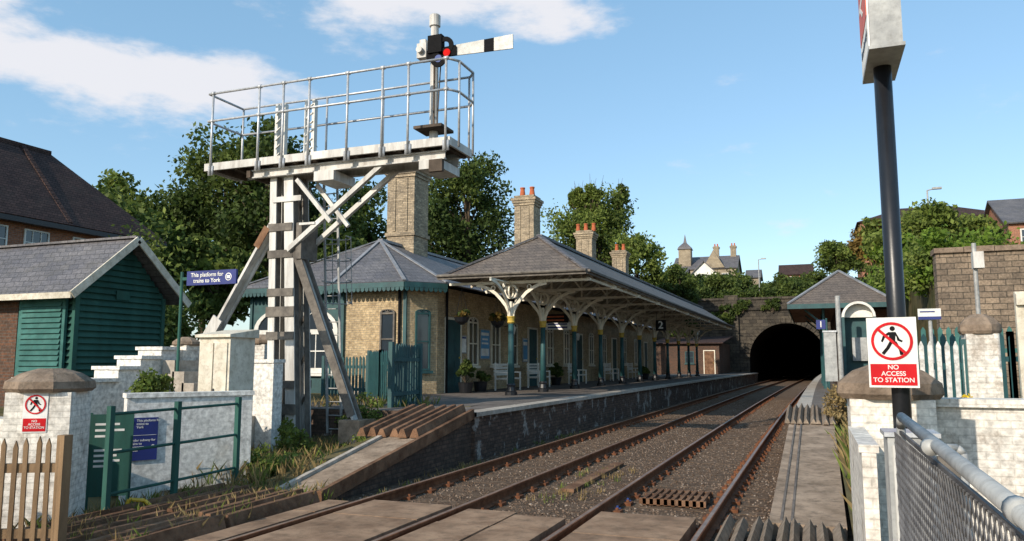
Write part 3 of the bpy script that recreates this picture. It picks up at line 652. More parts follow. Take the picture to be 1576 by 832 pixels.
def column(x,y):
    th=thing('canopy_column','teal cast iron column with cream spandrel brackets on the platform','column',(x,y,.83),group='canopy columns')
    mb=MB(); mb.lathe(x,y,[(.2,.83),(.2,.93),(.15,.97),(.13,1.1),(.15,1.15),(.12,1.2)],10,mi=0); part(th,'base',mb,['black'])
    mb=MB(); mb.lathe(x,y,[(.115,1.2),(.09,2.2),(.085,3.12)],14); part(th,'shaft',mb,['teal'],smooth=True)
    mb=MB(); mb.lathe(x,y,[(.1,3.1),(.13,3.14),(.11,3.18),(.12,3.26),(.14,3.3),(.14,3.33)],12); part(th,'capital',mb,['gold'])
    mb=MB(); mb.lathe(x,y,[(.08,3.33),(.07,3.6),(.05,3.8)],10); part(th,'neck',mb,['cream'])
    for dx,dy in ((1,0),(-1,0),(0,1),(0,-1)):
        mb=MB(); pts=[(.06,3.33),(.09,3.5),(.17,3.67),(.33,3.87),(.52,4.07),(.74,4.22),(.95,4.31),(1.2,4.36)]
        if dy: pts=[(r*1.45,z) for r,z in pts]
        w=V((-dy,dx,0))
        for (r0,z0),(r1,z1) in zip(pts[:-1],pts[1:]): mb.beam((x+dx*r0,y+dy*r0,z0),(x+dx*r1,y+dy*r1,z1),.06,.1,0,up=tuple(V((-dx,-dy,0))*.6+V((0,0,1))))
        mb.beam((x,y,4.385) if dx>0 or dy>0 else (x+dx*.01,y+dy*.01,4.385),(x+dx*pts[-1][0],y+dy*pts[-1][0],4.385),.06,.04)
        ring(mb,.05,.08,(x+dx*.62,y+dy*.62,4.26),(dx,dy,0),(0,0,1),w,-.02,0,14,.04)
        if dx>0 or dy>0: ring(mb,.17,.235,(x,y,4.12),(dx,dy,0),(0,0,1),w,-.025,0,22,.05)
        part(th,'bracket',mb,['cream'])
    return th
c0=column(-9.03+S(colY[0]),colY[0])
for y in colY[1:]: copyt(c0,(-9.03+S(y),y,.83))
def bench(x,y):
    th=thing('bench','white slatted platform bench against the brick wall','bench',(x,y,.83),group='platform benches')
    mb=MB()
    for i in range(5): mb.box(x-.2+i*.1,x-.13+i*.1,y-.75,y+.75,1.26,1.29)
    part(th,'seat',mb,['white'])
    mb=MB()
    for i in range(4): mb.box(x-.28,x-.25,y-.75,y+.75,1.38+i*.12,1.46+i*.12)
    part(th,'backrest',mb,['white'])
    for yy in (y-.65,y+.65):
        mb=MB(); mb.box(x-.27,x-.22,yy-.03,yy+.03,.83,1.85); mb.box(x+.22,x+.27,yy-.03,yy+.03,.83,1.5); mb.box(x-.22,x+.22,yy-.03,yy+.03,1.22,1.26); mb.box(x-.25,x+.27,yy-.031,yy+.031,1.47,1.52); part1(th,'leg',mb,['white'])
    return th
b0=bench(-10.7,27.6)
for y in (31.2,37,44,50): copyt(b0,(-10.7,y,.83))
def pot(x,y,z,label,h=.8,mats=('leafdark','leafmid')):
    th=bush('potted_plant',x,y,z+.35,.3,.3,h,mats,label,'potted plant',nc=12,npc=90,size=.06)
    mb=MB(); mb.lathe(x,y,[(.2,z),(.26,z+.34),(.28,z+.36),(.24,z+.36)],14); part(th,'pot',mb,['black']); return th
pot(-11.0,24.4,.83,'shrub in a dark tub on the platform by the wall',.9); pot(-11.1,25.9,.83,'low plants in a dark tub beside the bench',.4); pot(-11.1,34.8,.83,'leafy tub plant by the platform wall',.6); pot(-9.6,48,.83,'tub of greenery near the column',.4)
for x,y in ((-10.8,23.6),(-10.6,26.3)):
    th=bush('hanging_basket',x,y,3.25,.3,.3,.35,('leafdark','leafautumn'),'trailing flower basket hung from the canopy','hanging basket',nc=10,npc=80,size=.05)
    mb=MB(); mb.lathe(x,y,[(.05,3.1),(.2,3.2),(.26,3.35)],12)
    for a in (0,2.1,4.2): mb.tube((x+.24*math.cos(a),y+.24*math.sin(a),3.35),(x,y,4.35),.008,4)
    part(th,'basket',mb,['black'])
def wallsign(x,y,z,w,h,mat,bands,label,tm='signwhite',thick=.03):
    th=thing('notice_board',label,'notice board',(x,y,z)); mb=MB(); mb.box(x,x+thick,y-w/2,y+w/2,z,z+h); part(th,'panel',mb,[mat])
    mb=MB()
    for a in (-1,1): mb.box(x,x+thick+.015,y+a*w/2-.02,y+a*w/2+.02,z-.02,z+h+.02)
    for a in (0,1): mb.box(x,x+thick+.012,y-w/2+.02,y+w/2-.02,z+a*h-.02,z+a*h+.02)
    part(th,'frame',mb,['galvdull'])
    mb=MB()
    for za,zb,f_ in bands: mb.box(x+thick,x+thick+.004,y-w/2*f_,y+w/2*f_,z+h*za,z+h*zb)
    part(th,'poster_print',mb,[tm]); return th
wallsign(-11.63,27.5,2.0,.9,1.1,'skyblue',[(.1,.35,.8),(.5,.56,.7),(.64,.7,.6),(.8,.9,.8)],'blue poster fixed to the buff brick wall')
wallsign(-11.63,25.55,2.2,.4,.6,'signwhite',[(.85,.95,.9)],'white notice sheet on the brick wall','navy')
wallsign(-11.63,32,1.9,.6,1.0,'signwhite',[(.85,.95,.9),(.1,.7,.8)],'framed white poster on the platform wall','skyblue')
def hang(x,y,z,w,h,mat,txt,tm,size,label,cat='hanging sign'):
    th=thing('hanging_sign',label,cat,(x,y,z)); mb=MB(); mb.box(x-w/2,x+w/2,y-.05,y+.05,z,z+h); part(th,'panel',mb,[mat])
    for a in (-1,1):
        mb=MB(); mb.tube((x+a*w*.4,y,z+h),(x+a*w*.4,y,4.45),.012,6); part(th,'hanger',mb,['steelgrey'])
    if txt: text(th,txt,size,(x,y-.052,z+h/2),RY,tm)
    else:
        mb=MB()
        for k in (.3,.7): mb.box(x-w*.4,x+w*.35,y-.054,y-.05,z+h*k-.03,z+h*k+.03)
        part(th,'display_line',mb,[tm])
    return th
hang(-7.55+S(42),40.5,3.5,.52,.55,'matteblack','2','signwhite',.55,'black platform number two sign hung under the canopy')
hang(-9.9,31.0,3.5,1.1,.36,'matteblack','','orange',.13,'dark departure screen with orange lines under the canopy','departure screen')
hang(-10.4,33,3.3,1.2,.35,'signwhite','','navy',.2,'white direction sign hung under the canopy')
for y in (29.6,39):
    th=thing('wall_lamp','small lantern on a bracket on the station wall','lamp',(-11.6,y,3.2),group='wall lanterns'); mb=MB(); mb.tube((-11.64,y,3.3),(-11.25,y,3.4),.02,6); part(th,'bracket',mb,['black'])
    mb=MB(); mb.lathe(-11.25,y,[(.06,3.0),(.12,3.25),(.04,3.38)],6); part(th,'lantern',mb,['signwhite'])
ax=thing('brick_outbuilding','dark brick outbuilding at the far end of the platform','outbuilding',(-10,74,.8))
mb=MB(); mb.box(-14,-7.9,74,84,.7,3.7); part(ax,'wall',mb,['darkbrick']); mb=MB(); mb.slab([(-14.3,73.6,3.7),(-7.5,73.6,3.7),(-7.5,84,4.6),(-14.3,84,4.6)],.1); part(ax,'roof',mb,['darktile']); door(ax,(-8.8,73.995,.83),(1,0,0),(0,-1,0),.9,2.1,'timber'); window(ax,(-10.6,73.995,1.8),(1,0,0),(0,-1,0),.8,1.1,fm='teal')
# ---------------------------------------------------------------- picket fences
def picket(pts,z,h,sp,mat,label,cat='fence',pw=.085,name='picket_fence',railm=None,group=None,jit=0):
    th=thing(name,label,cat,(pts[0][0],pts[0][1],z),group); mp=MB();mr=MB()
    for p,q in zip(pts[:-1],pts[1:]):
        p=V((p[0],p[1],z));q=V((q[0],q[1],z)); d=(q-p);l=d.length;d.normalize();nn=V((d.y,-d.x,0)); k=int(l/sp)
        for i in range(k+1):
            x=i*sp; hh=h+random.uniform(-jit,jit); le=random.uniform(-jit,jit)*.6
            mp.flat([(x-pw/2,0),(x+pw/2,0),(x+pw/2+le,hh-.07),(x+le,hh),(x-pw/2+le,hh-.07)],p,d,(0,0,1),nn,.02,.022)
        for a in (.22,.75): mr.beam(p+V((0,0,h*a)),q+V((0,0,h*a)),.05,.09)
        for e in (p,q): mr.beam(e,e+V((0,0,h*1.02)),.1,.1)
    part(th,'pickets',mp,[mat]); part(th,'support_frame',mr,[railm or mat]); return th
picket([(-12.6,20.8),(-11.6,19.8),(-10.3,18.9)],.75,1.45,.14,'teal','dark teal picket fence at the platform end',jit=.015)
picket([(-10.2,18.8),(-9.2,17.6)],.78,1.4,.13,'teal','dark teal picket gate beside the platform ramp','gate',name='picket_gate',jit=.015)
picket([(-9.15,17.5),(-9.05,15.9)],.8,1.5,.14,'teal','close boarded teal fence panel facing the ramp',pw=.1,jit=.015)
picket([(-14.5,21.2),(-12.7,20.9)],.75,1.3,.14,'teal','dark teal picket fence by the timber bay',jit=.015)
# ---------------------------------------------------------------- left group
hut=thing('lineside_hut','dark green weatherboarded hut with slate roof and white bargeboards','hut',(-18,14.4,1.2))
xg=-15.8
mb=MB(); mb.box(-24,xg-.05,13.25,15.7,.8,3.5); mb.add([(xg-.06,13.25,3.5),(xg-.06,15.7,3.5),(xg-.06,14.47,4.75),(-24,13.25,3.5),(-24,15.7,3.5),(-24,14.47,4.75)],[(0,1,2),(3,5,4)],0)
z=1.1
while z<4.7:
    if z<3.5: y0,y1=13.2,15.75
    else:
        t=(z-3.5)/1.25; y0=13.2+t*1.25; y1=15.75-t*1.25
    if y1-y0>.1: mb.add([(xg+.04,y0,z),(xg+.04,y1,z),(xg-.04,y1,z+.15),(xg-.04,y0,z+.15),(xg-.05,y0,z),(xg-.05,y1,z)],[(0,1,2,3),(0,1,5,4)],0)
    if z<3.5: mb.add([(-17.6,13.16,z),(xg,13.16,z),(xg,13.24,z+.15),(-17.6,13.24,z+.15),(xg,13.25,z),(-17.6,13.25,z)],[(0,1,2,3),(0,1,4,5)],0)
    z+=.15
mb.box(xg-.03,xg+.06,13.12,13.24,.8,3.5); mb.box(xg-.03,xg+.06,15.7,15.8,.8,3.5)
part(hut,'wall',mb,['green'])
mb=MB(); mb.box(-24.02,-17.62,13.15,13.25,.8,3.5); part(hut,'brick_wall',mb,['darkbrick'])
mb=MB(); mb.box(-17.5,-16.0,13.08,13.15,1.2,3.35)
for i in range(16): mb.add([(-17.4,13.03,1.28+i*.125),(-16.1,13.03,1.28+i*.125),(-16.1,13.08,1.39+i*.125),(-17.4,13.08,1.39+i*.125)],[(0,1,2,3)])
part(hut,'louvred_door',mb,['louvre'])
mb=MB()
for s in (-1,1): mb.slab([(-24.3,14.47,4.9),(xg+.42,14.47,4.9),(xg+.42,14.47+s*1.75,3.42),(-24.3,14.47+s*1.75,3.42)],.05)
part(hut,'roof',mb,['slate'])
mb=MB()
for s in (-1,1): mb.beam((xg+.44,14.47,4.86),(xg+.44,14.47+s*1.77,3.36),.04,.18,0,up=(0,0,1))
mb.beam((-24.3,12.7,3.36),(xg+.42,12.7,3.36),.05,.14); mb.beam((-24.3,14.47,4.93),(xg+.42,14.47,4.93),.16,.06,1)
part(hut,'bargeboard',mb,['creamwall','slate'])
mb=MB(); mb.box(xg+.03,xg+.06,14.25,14.65,3.38,3.6); part(hut,'vent',mb,['green'])
ho=thing('house','brick house with a steep dark clay tile roof','house',(-33,18,0))
mb=MB(); mb.box(-37,-29.3,4,28.2,0,7.8); part(ho,'wall',mb,['redbrick'])
mb=MB(); R0=(-33,5,11.6);R1=(-33,25.6,11.6)
mb.slab([(-28.8,3,7.6),(-28.8,28.8,7.6),R1,R0],.1); mb.slab([(-37.4,3,7.6),(-37.4,28.8,7.6),R1,R0],.1); mb.slab([(-28.8,28.8,7.6),(-37.4,28.8,7.6),R1],.1)
r=part(ho,'roof',mb,['darktile'])
mb=MB()
mb.beam(R0,R1,.25,.2)
for i in range(18):
    t=i/18; p=V((-33,24.2,11.65)).lerp(V((-28.9,23.6,7.65)),t); q=V((-33,24.2,11.65)).lerp(V((-28.9,23.6,7.65)),t+.05); mb.beam(p,q,.2,.13)
part(r,'ridge',mb,['darktile'])
for y in (20.6,22.4,24.6): window(ho,(-29.29,y,5.6),(0,1,0),(1,0,0),1.1,1.6,bars=2,mull=2)
mb=MB(); mb.box(-29.1,-28.8,3,28.8,7.35,7.55); part(ho,'gutter',mb,['black'])
def capprof(z,w,h): return [(w*.62,z),(w*.68,z+h*.15),(w*.66,z+h*.45),(w*.45,z+h*.8),(w*.2,z+h)]
def pillar(x,y,z0,z1,w,label,rot=0,mat='whitebrick',cap=.28,n=8):
    th=thing('gate_pillar',label,'pillar',(x,y,z0)); mb=MB()
    c,s=math.cos(rot),math.sin(rot); pts=[(x+c*a-s*b,y+s*a+c*b) for a,b in ((-w/2,-w/2),(w/2,-w/2),(w/2,w/2),(-w/2,w/2))]
    mb.prism(pts,z0,z1); part(th,'shaft',mb,[mat])
    mb=MB(); mb.lathe(x,y,capprof(z1,w*1.02,cap),n,rot=math.pi/8+rot); part(th,'cap',mb,['stone']); return th
def noaccess(th,O,U,Nn,w,h):
    U=V(U);Nn=V(Nn);W=V((0,0,1)); O=V(O)
    mb=MB(); mb.flat([(-w/2,0),(w/2,0),(w/2,h),(-w/2,h)],O,U,W,Nn,0,.004); part(th,'plate',mb,['signwhite'])
    mb=MB(); mb.flat([(-w*.46,h*.03),(w*.46,h*.03),(w*.46,h*.335),(-w*.46,h*.335)],O,U,W,Nn,.005,.002)
    part(th,'red_panel',mb,['red'])
    C=O+W*h*.66; R=w*.42
    mb=MB()
    def q(pts,off=.006): mb.flat([(a*R,b*R) for a,b in pts],C,U,W,Nn,off,.002)
    mb.flat([(.13*R*math.cos(t*math.pi/6)+.05*R,.13*R*math.sin(t*math.pi/6)+.66*R) for t in range(12)],C,U,W,Nn,.006,.002)
    q([(-.14,.48),(.2,.48),(.16,-.02),(-.1,-.02)]); q([(-.1,0),(.08,0),(-.14,-.4),(-.4,-.72),(-.52,-.62),(-.28,-.32)]); q([(.0,0),(.16,0),(.3,-.35),(.36,-.72),(.5,-.72),(.52,-.62),(.22,-.02)],.0075)
    q([(-.14,.48),(-.1,.36),(-.32,.2),(-.44,-.05),(-.52,0),(-.42,.28)],.0075); q([(.2,.48),(.18,.3),(.34,.12),(.52,.02),(.46,-.06),(.26,.04)],.0075)
    part(th,'pedestrian_symbol',mb,['matteblack'])
    mb=MB(); ring(mb,R*.86,R,C,U,W,Nn,.009,0,36,.002); a=math.radians(135); c,s=math.cos(a),math.sin(a); t=R*.07
    mb.flat([(R*.9*c-t*s,R*.9*s+t*c),(R*.9*c+t*s,R*.9*s-t*c),(-R*.9*c+t*s,-R*.9*s-t*c),(-R*.9*c-t*s,-R*.9*s+t*c)],C,U,W,Nn,.0118,.002)
    part(th,'prohibition_ring',mb,['red'])
    rot=Matrix((U,W,Nn)).transposed()
    text(th,'NO\nACCESS\nTO STATION',w*.14,O+W*h*.195+Nn*.0075,rot,'signwhite')
PX,PY=-8.78,7.05
pillar(PX,PY,-.2,1.5,.72,'white painted brick pillar with a domed stone cap',rot=.55)
u=V((math.cos(.55),math.sin(.55),0)); nn=V((u.y,-u.x,0))
th=thing('warning_sign','small red and white no access sign on the brick pillar','sign',(PX,PY-.3,1.03))
noaccess(th,V((PX,PY,1.03))+nn*.365-u*.02,u,nn,.27,.5)
picket([(-9.2,4.9),(-7.1,5.9)],-.1,1.2,.11,'tanwood','weathered tan picket fence beside the pillar',pw=.045,railm='tanwood',jit=.03)
mb=MB(); mb.box(-11.5,-9.4,7.0,7.3,-.2,1.15); solo('boundary_wall',mb,['whitebrick'],'white painted brick wall joining the pillar','wall',at=(-9.8,7.1,-.2))
th=thing('railing','dark green tubular handrail beside the steps down','railing',(-8.2,8.5,-.2))
mb=MB(); mr=MB()
for x,y in ((-8.1,7.35),(-8.2,8.55),(-8.35,9.95)): mb.box(x-.035,x+.035,y-.035,y+.035,-.2,1.32)
for z in (1.22,.75,.25): mr.tube((-8.1,7.35,z),(-8.35,9.95,z),.02,8)
part(th,'post',mb,['green']); part(th,'rail',mr,['green'])
mb=MB(); A0=V((-9.45,8.85,0));A1=V((-8.5,10.35,0)); d=(A1-A0).normalized(); nn=V((d.y,-d.x,0))
mb.flat([(0,-.2),(1.85,-.2),(1.85,1.33),(0,1.33)],A0,d,(0,0,1),nn,-.22,.22); mb.flat([(-.02,1.333),(1.87,1.333),(1.87,1.4),(-.02,1.4)],A0,d,(0,0,1),nn,-.25,.28)
solo('boundary_wall',mb,['whitewall'],'white painted rendered wall behind the green handrail','wall',at=(-9,9.5,-.2))
def board(O,U,w,h,mat,lines,label,size,tm='signwhite',posts=False,cat='sign'):
    O=V(O);U=V(U).normalized();nn=V((U.y,-U.x,0)); th=thing('information_sign',label,cat,tuple(O))
    mb=MB(); mb.flat([(-w/2,0),(w/2,0),(w/2,h),(-w/2,h)],O,U,(0,0,1),nn,0,.02); part(th,'panel',mb,[mat])
    rot=Matrix((U,V((0,0,1)),nn)).transposed()
    for t,s,dx,dz in lines: text(th,t,s,O+U*dx+V((0,0,dz))+nn*.022,rot,tm,align='LEFT')
    if posts:
        mb=MB()
        mb.flat([(-w/2-.05,-1.3),(-w/2,-1.3),(-w/2,h+.02),(-w/2-.05,h+.02)],O,U,(0,0,1),nn,-.02,.04); mb.flat([(w/2,-1.3),(w/2+.05,-1.3),(w/2+.05,h+.02),(w/2,h+.02)],O,U,(0,0,1),nn,-.02,.04); part(th,'post',mb,['green'])
    return th,O,U,nn
th,O,U,n2=board(A0+d*.24+nn*.005+V((0,0,.42)),d,.4,.62,'navy',[('This platform for\ntrains to\nYork',.048,-.1,.53),('Under subway for\ntrains to\nHarrogate\nLeeds',.048,-.18,.22)],'blue platform direction sign on the white wall',.05)
mb=MB(); mb.flat(circ(.025,12),O+U*.14+V((0,0,.2)),U,(0,0,1),n2,.022,.003); mb.flat([(-.18,.55),(-.14,.58),(-.14,.52)],O,U,(0,0,1),n2,.022,.003); mb.flat([(-.18,.363),(.18,.363),(.18,.368),(-.18,.368)],O,U,(0,0,1),n2,.022,.003); part(th,'symbol',mb,['signwhite'])
th,O,U,n2=board((-9.02,8.2,.05),(.75,.66,0),.46,1.1,'green',[],'green notice board with pale printed lines behind the railing',.05,posts=True)
mb=MB()
for k,(w_,z_) in enumerate(((.3,.95),(.36,.87),(.2,.79),(.34,.6),(.28,.53),(.32,.46),(.18,.39))): mb.flat([(-.19,z_),(-.19+w_,z_),(-.19+w_,z_+.03),(-.19,z_+.03)],O,U,(0,0,1),n2,.022,.002)
part(th,'printed_lines',mb,['signwhite'])
mb=MB(); mb.path([(-8.25,7.75,-.1),(-8.2,7.8,.12),(-8.05,7.9,.1),(-7.98,7.95,.02),(-7.8,8.1,.05)],.025,8); solo('hazard_pipe',mb,['yellow'],'short bent yellow pipe on the ground by the railing','pipe',at=(-8.1,7.9,-.1))
mb=MB()
for a,b,z in ((10.2,11.0,1.5),(11.0,11.5,1.72),(11.5,12.0,1.92),(12.0,12.4,2.1)):
    mb.box(-12.6,-12.0,a,b,-.1,z); mb.box(-12.65,-11.95,a-.03,b+.02,z+.003,z+.07)
solo('stepped_wall',mb,['whitewall'],'white painted stepped parapet wall below the hut','wall',at=(-12.3,11.3,0))
pillar(-12.1,12.75,.0,2.2,.42,'small white pillar with rounded stone cap by the steps',cap=.18)
mb=MB()
for i in range(6): mb.box(-11.95+i*.25,-11.65+i*.25,12.0,12.9,.2,1.9-i*.22)
solo('steps',mb,['coping'],'worn stone steps between the white walls','steps',at=(-11.3,12.4,0))
mb=MB(); mb.box(-15.6,-12.7,11.6,11.9,.2,1.55); solo('boundary_wall',mb,['whitewall'],'low white wall in front of the green hut','wall',at=(-14,11.7,0))
mb=MB(); mb.box(-11.2,-10.0,12.9,13.2,-.1,1.85); mb.box(-11.23,-9.97,12.86,13.24,1.853,1.92); solo('boundary_wall',mb,['whitewall'],'white wall behind the equipment cabinet','wall',at=(-10.6,13,0))
pillar(-12.75,16.0,.4,2.3,.5,'pale stone pillar with domed cap behind the hut',cap=.25)
th=thing('equipment_cabinet','pale grey steel lineside cabinet with sloping lid','cabinet',(-9.9,11.4,.2))
mb=MB(); mb.box(-10.22,-9.54,11.1,11.75,.2,2.3); part(th,'body',mb,['creamwall'])
mb=MB(); mb.add([(-10.27,11.03,2.3),(-9.49,11.03,2.3),(-9.49,11.8,2.3),(-10.27,11.8,2.3),(-10.27,11.03,2.35),(-9.49,11.03,2.35),(-9.49,11.8,2.46),(-10.27,11.8,2.46)],[(3,2,1,0),(4,5,6,7),(0,1,5,4),(1,2,6,5),(2,3,7,6),(3,0,4,7)]); part(th,'lid',mb,['creamwall'])
for a,b in ((-10.18,-9.9),(-9.87,-9.59)):
    mb=MB(); mb.box(a,b,11.075,11.1,.35,2.2); dd=part(th,'door',mb,['creamwall'])
mb=MB(); mb.box(-9.87,-9.84,11.04,11.075,1.2,1.4); part(dd,'handle',mb,['steelgrey'])
mb=MB(); mb.box(-10.32,-9.45,11.0,11.85,-.15,.2); part(th,'plinth',mb,['concrete'])
th=thing('platform_sign','long blue platform direction sign on a green post','sign',(-11.6,12,.5))
mb=MB(); mb.box(-11.45,-10.25,12.0,12.05,3.36,3.64); part(th,'panel',mb,['navy'])
mb=MB(); mb.tube((-11.6,12.03,1.0),(-11.6,12.03,3.64),.03,10); part(th,'post',mb,['green'])
mb=MB(); mb.beam((-11.6,12.03,3.5),(-11.44,12.03,3.5),.03,.06); part(th,'bracket',mb,['green'])
text(th,'This platform for\ntrains to York',.115,(-10.95,11.995,3.50),RY,'signwhite')
mb=MB(); ring(mb,.06,.075,(-10.43,12.0,3.50),(1,0,0),(0,0,1),(0,-1,0),0,0,20); mb.flat([(-.04,-.03),(.04,-.03),(.04,.03),(-.04,.03)],(-10.43,12,3.50),(1,0,0),(0,0,1),(0,-1,0),0,.004); part(th,'symbol',mb,['signwhite'])
# ---------------------------------------------------------------- tunnel
tp=thing('tunnel_portal','sooty stone tunnel portal with arched mouth and parapet','tunnel portal',(-2.3,85.5,-.2))
cx=-2.3;hw=3.7;spr=2.3
arc=[(cx+hw*math.cos(math.pi*i/24),spr+3.6*math.sin(math.pi*i/24)) for i in range(25)]
mb=MB(); y=85.0
for (a,b) in zip(arc[:-1],arc[1:]): mb.face([(a[0],y,a[1]),(b[0],y,b[1]),(b[0],y,8.4),(a[0],y,8.4)])
mb.face([(cx+hw,y,-.2),(16,y,-.2),(16,y,8.4),(cx+hw,y,8.4)]); mb.face([(-16,y,-.2),(cx-hw,y,-.2),(cx-hw,y,8.4),(-16,y,8.4)])
mb.box(-16,16,y-.2,y+.9,7.3,7.55); mb.box(-16,16,y-.12,y+.6,8.4,8.65)
for xx in (cx-5.4,cx+5.4): mb.box(xx-.7,xx+.7,y-.35,y-.003,-.2,8.9)
part(tp,'wall',mb,['tunnelstone'])
mb=MB()
for i in range(24):
    a=math.pi*i/24+.01;b=math.pi*(i+1)/24-.01
    q=[(cx+r*math.cos(t),spr+(r-.1)*math.sin(t)) for r,t in ((hw,a),(hw+.55,a),(hw+.55,b),(hw,b))]
    mb.add([(p[0],y-.12,p[1]) for p in q]+[(p[0],y-.003,p[1]) for p in q],[(0,1,2,3),(0,4,5,1),(1,5,6,2),(2,6,7,3),(3,7,4,0)])
part(tp,'arch_ring',mb,['tunnelstone'])
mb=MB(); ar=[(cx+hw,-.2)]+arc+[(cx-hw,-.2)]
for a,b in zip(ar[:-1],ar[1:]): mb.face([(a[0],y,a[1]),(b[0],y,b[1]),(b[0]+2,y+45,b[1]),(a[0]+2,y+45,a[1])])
part(tp,'lining',mb,['dark'])  # near-black lining puts the shade inside the tunnel into the colour
mb=MB(); mb.face([(cx-hw+2,130,-.2),(cx+hw+2,130,-.2),(cx+hw+2,130,6),(cx-hw+2,130,6)]); part(tp,'dark_end_sheet',mb,['dark'])  # added black sheet closing the tube, standing in for the darkness inside
mb=MB(); xs=list(range(-160,161,10)); yl=[85.7,95,110,125,140,160,200,260,400,800]; r2=random.Random(5)
def hz(x,y): return 8.0+min(8,(y-85.7)*.12)+max(0,(y-150))*.02+ (r2.uniform(-.3,.3) if y>86 else 0)+ (2.5*min(1,max(0,x-5)/20))+ min(3,max(0,-x-10)*.1)
G=[[(x,y,hz(x,y)) for x in xs] for y in yl]
for j in range(len(yl)-1):
    for i in range(len(xs)-1): mb.face([G[j][i],G[j][i+1],G[j+1][i+1],G[j+1][i]])
solo('hillside',mb,['grass'],'grassy hillside above the tunnel','hill','structure')
mb=MB(); mb.add([(4.6,30.6,5.6),(60,30.6,5.6),(60,86,10.5),(4.6,86,8.0),(4.6,30.6,-.2),(60,30.6,-.2),(4.6,86,-.2)],[(0,1,2,3),(0,4,5,1),(0,3,6,4)])
solo('embankment',mb,['grass'],'raised bank behind the opposite platform','bank','structure')
mb=MB(); mb.box(4.1,40,29.8,30.5,-.2,5.55,0)
for i in range(40): mb.box(4.05+i*.9,4.05+i*.9+.88,29.7,30.6,5.553,5.74+random.uniform(-.02,.03),1)
solo('retaining_wall',mb,['retstone','stone'],'coursed gritstone retaining wall with flat coping','wall',at=(0,0,0))
# ---------------------------------------------------------------- right platform shelter
sh=thing('platform_shelter','small hipped canopy shelter with teal fascia on the platform','shelter',(1.2,38,.75))
x0,x1,y0,y1=-.85,3.35,35.6,50; ze2,zr2=4.35,5.95; mb=MB()
A=(1.3,38.0,zr2);B=(1.3,47.5,zr2)
mb.slab([(x0,y0,ze2),(x1,y0,ze2),A],.05); mb.slab([(x0,y0,ze2),(x0,y1,ze2),B,A],.05); mb.slab([(x1,y0,ze2),(x1,y1,ze2),B,A],.05); mb.slab([(x0,y1,ze2),(x1,y1,ze2),B],.05)
part(sh,'roof',mb,['brownslate'])
mb=MB()
for p in ((x0,y0),(x1,y0)): mb.beam((p[0],p[1],ze2+.04),(A[0],A[1],A[2]+.04),.14,.06)
part(sh,'ridge',mb,['lead'])
mb=MB(); mb.box(x0,x1,y0-.04,y0,ze2-.2,ze2); mb.box(x0-.04,x0,y0,y1,ze2-.2,ze2); mb.box(x1,x1+.04,y0,y1,ze2-.2,ze2); part(sh,'fascia',mb,['teal'])
mb=MB(); mb.face([(x0,y0,ze2-.1),(x1,y0,ze2-.1),(x1,y1,ze2-.1),(x0,y1,ze2-.1)]); part(sh,'soffit',mb,['timber'])
mb=MB(); mb.box(1.1,3.3,37.5,49,.75,4.2); part(sh,'wall',mb,['darkbrick'])
for yy in (36.4,41,46):
    mb=MB(); mb.lathe(.55,yy,[(.12,.75),(.09,1.1),(.08,3.4),(.15,3.5),(.06,3.55),(.06,4.2)],10); mb.beam((.55,yy,3.5),(-.2,yy,4.15),.05,.08); part(sh,'column',mb,['teal'])
window(sh,(2.1,37.49,1.9),(1,0,0),(0,-1,0),1.0,1.2,fm='white')
th=thing('platform_number_sign','small dark platform number one sign under the shelter eave','sign',(.4,35.2,.75))
mb=MB(); mb.box(.24,.6,35.15,35.2,3.25,3.63); part(th,'panel',mb,['navy']); text(th,'1',.36,(.42,35.145,3.44),RY,'signwhite')
mb=MB(); mb.tube((.64,35.2,.75),(.64,35.2,3.7),.04,8); part(th,'post',mb,['teal'])
th=thing('equipment_post','grey post carrying a pale control box on the platform','post',(.6,20.8,.7))
mb=MB(); mb.tube((.66,20.9,.6),(.66,20.9,3.5),.06,10); part(th,'post',mb,['galvdull'])
mb=MB(); mb.box(.3,.58,20.8,21.1,1.4,2.6); part(th,'control_box',mb,['galvdull'])
mb=MB(); mb.box(.28,.6,20.78,21.12,2.6,2.64); part(th,'box_lid',mb,['galv'])
th=thing('telephone_shelter','white curved-top telephone shelter beside the platform fence','shelter',(1.17,22,.6))
mb=MB(); c=(1.17,22.3,3.02)
for i in range(12):
    a=math.pi*i/12;b=math.pi*(i+1)/12
    mb.flat([(.34*math.cos(a),.34*math.sin(a)),(.4*math.cos(a),.4*math.sin(a)),(.4*math.cos(b),.4*math.sin(b)),(.34*math.cos(b),.34*math.sin(b))],c,(1,0,0),(0,0,1),(0,-1,0),0,.5)
mb.flat([(.34*math.cos(math.pi*i/12),.34*math.sin(math.pi*i/12)) for i in range(13)],(1.17,22.1,3.02),(1,0,0),(0,0,1),(0,-1,0),0,.02)
part(th,'hood',mb,['white']); mb=MB(); mb.box(.77,.83,21.8,22.3,.5,3.02); mb.box(1.51,1.57,21.8,22.3,.5,3.02); mb.box(.83,1.51,22.26,22.3,1.0,3.02); part(th,'panel',mb,['teal'])
mb=MB(); mb.box(1.0,1.35,22.12,22.26,1.9,2.5); part(th,'telephone',mb,['galvdull'])
pillar(.70,8.7,-.2,1.5,.74,'white painted gate pillar with heavy domed stone cap',cap=.34)
mb=MB(); mb.box(1.08,2.1,8.75,9.05,-.2,1.42); mb.box(1.08,2.1,8.7,9.1,1.423,1.5); solo('boundary_wall',mb,['whitebrick'],'white painted brick wall beside the gate pillar','wall',at=(1.6,8.9,-.2))
pillar(2.22,12.6,-.1,2.25,.4,'slender white brick pillar with stone cap',cap=.28)
mb=MB(); mb.box(.32,.42,6.5,8.3,-.2,1.18,0); mb.box(.30,.44,6.5,8.32,1.183,1.24,0)
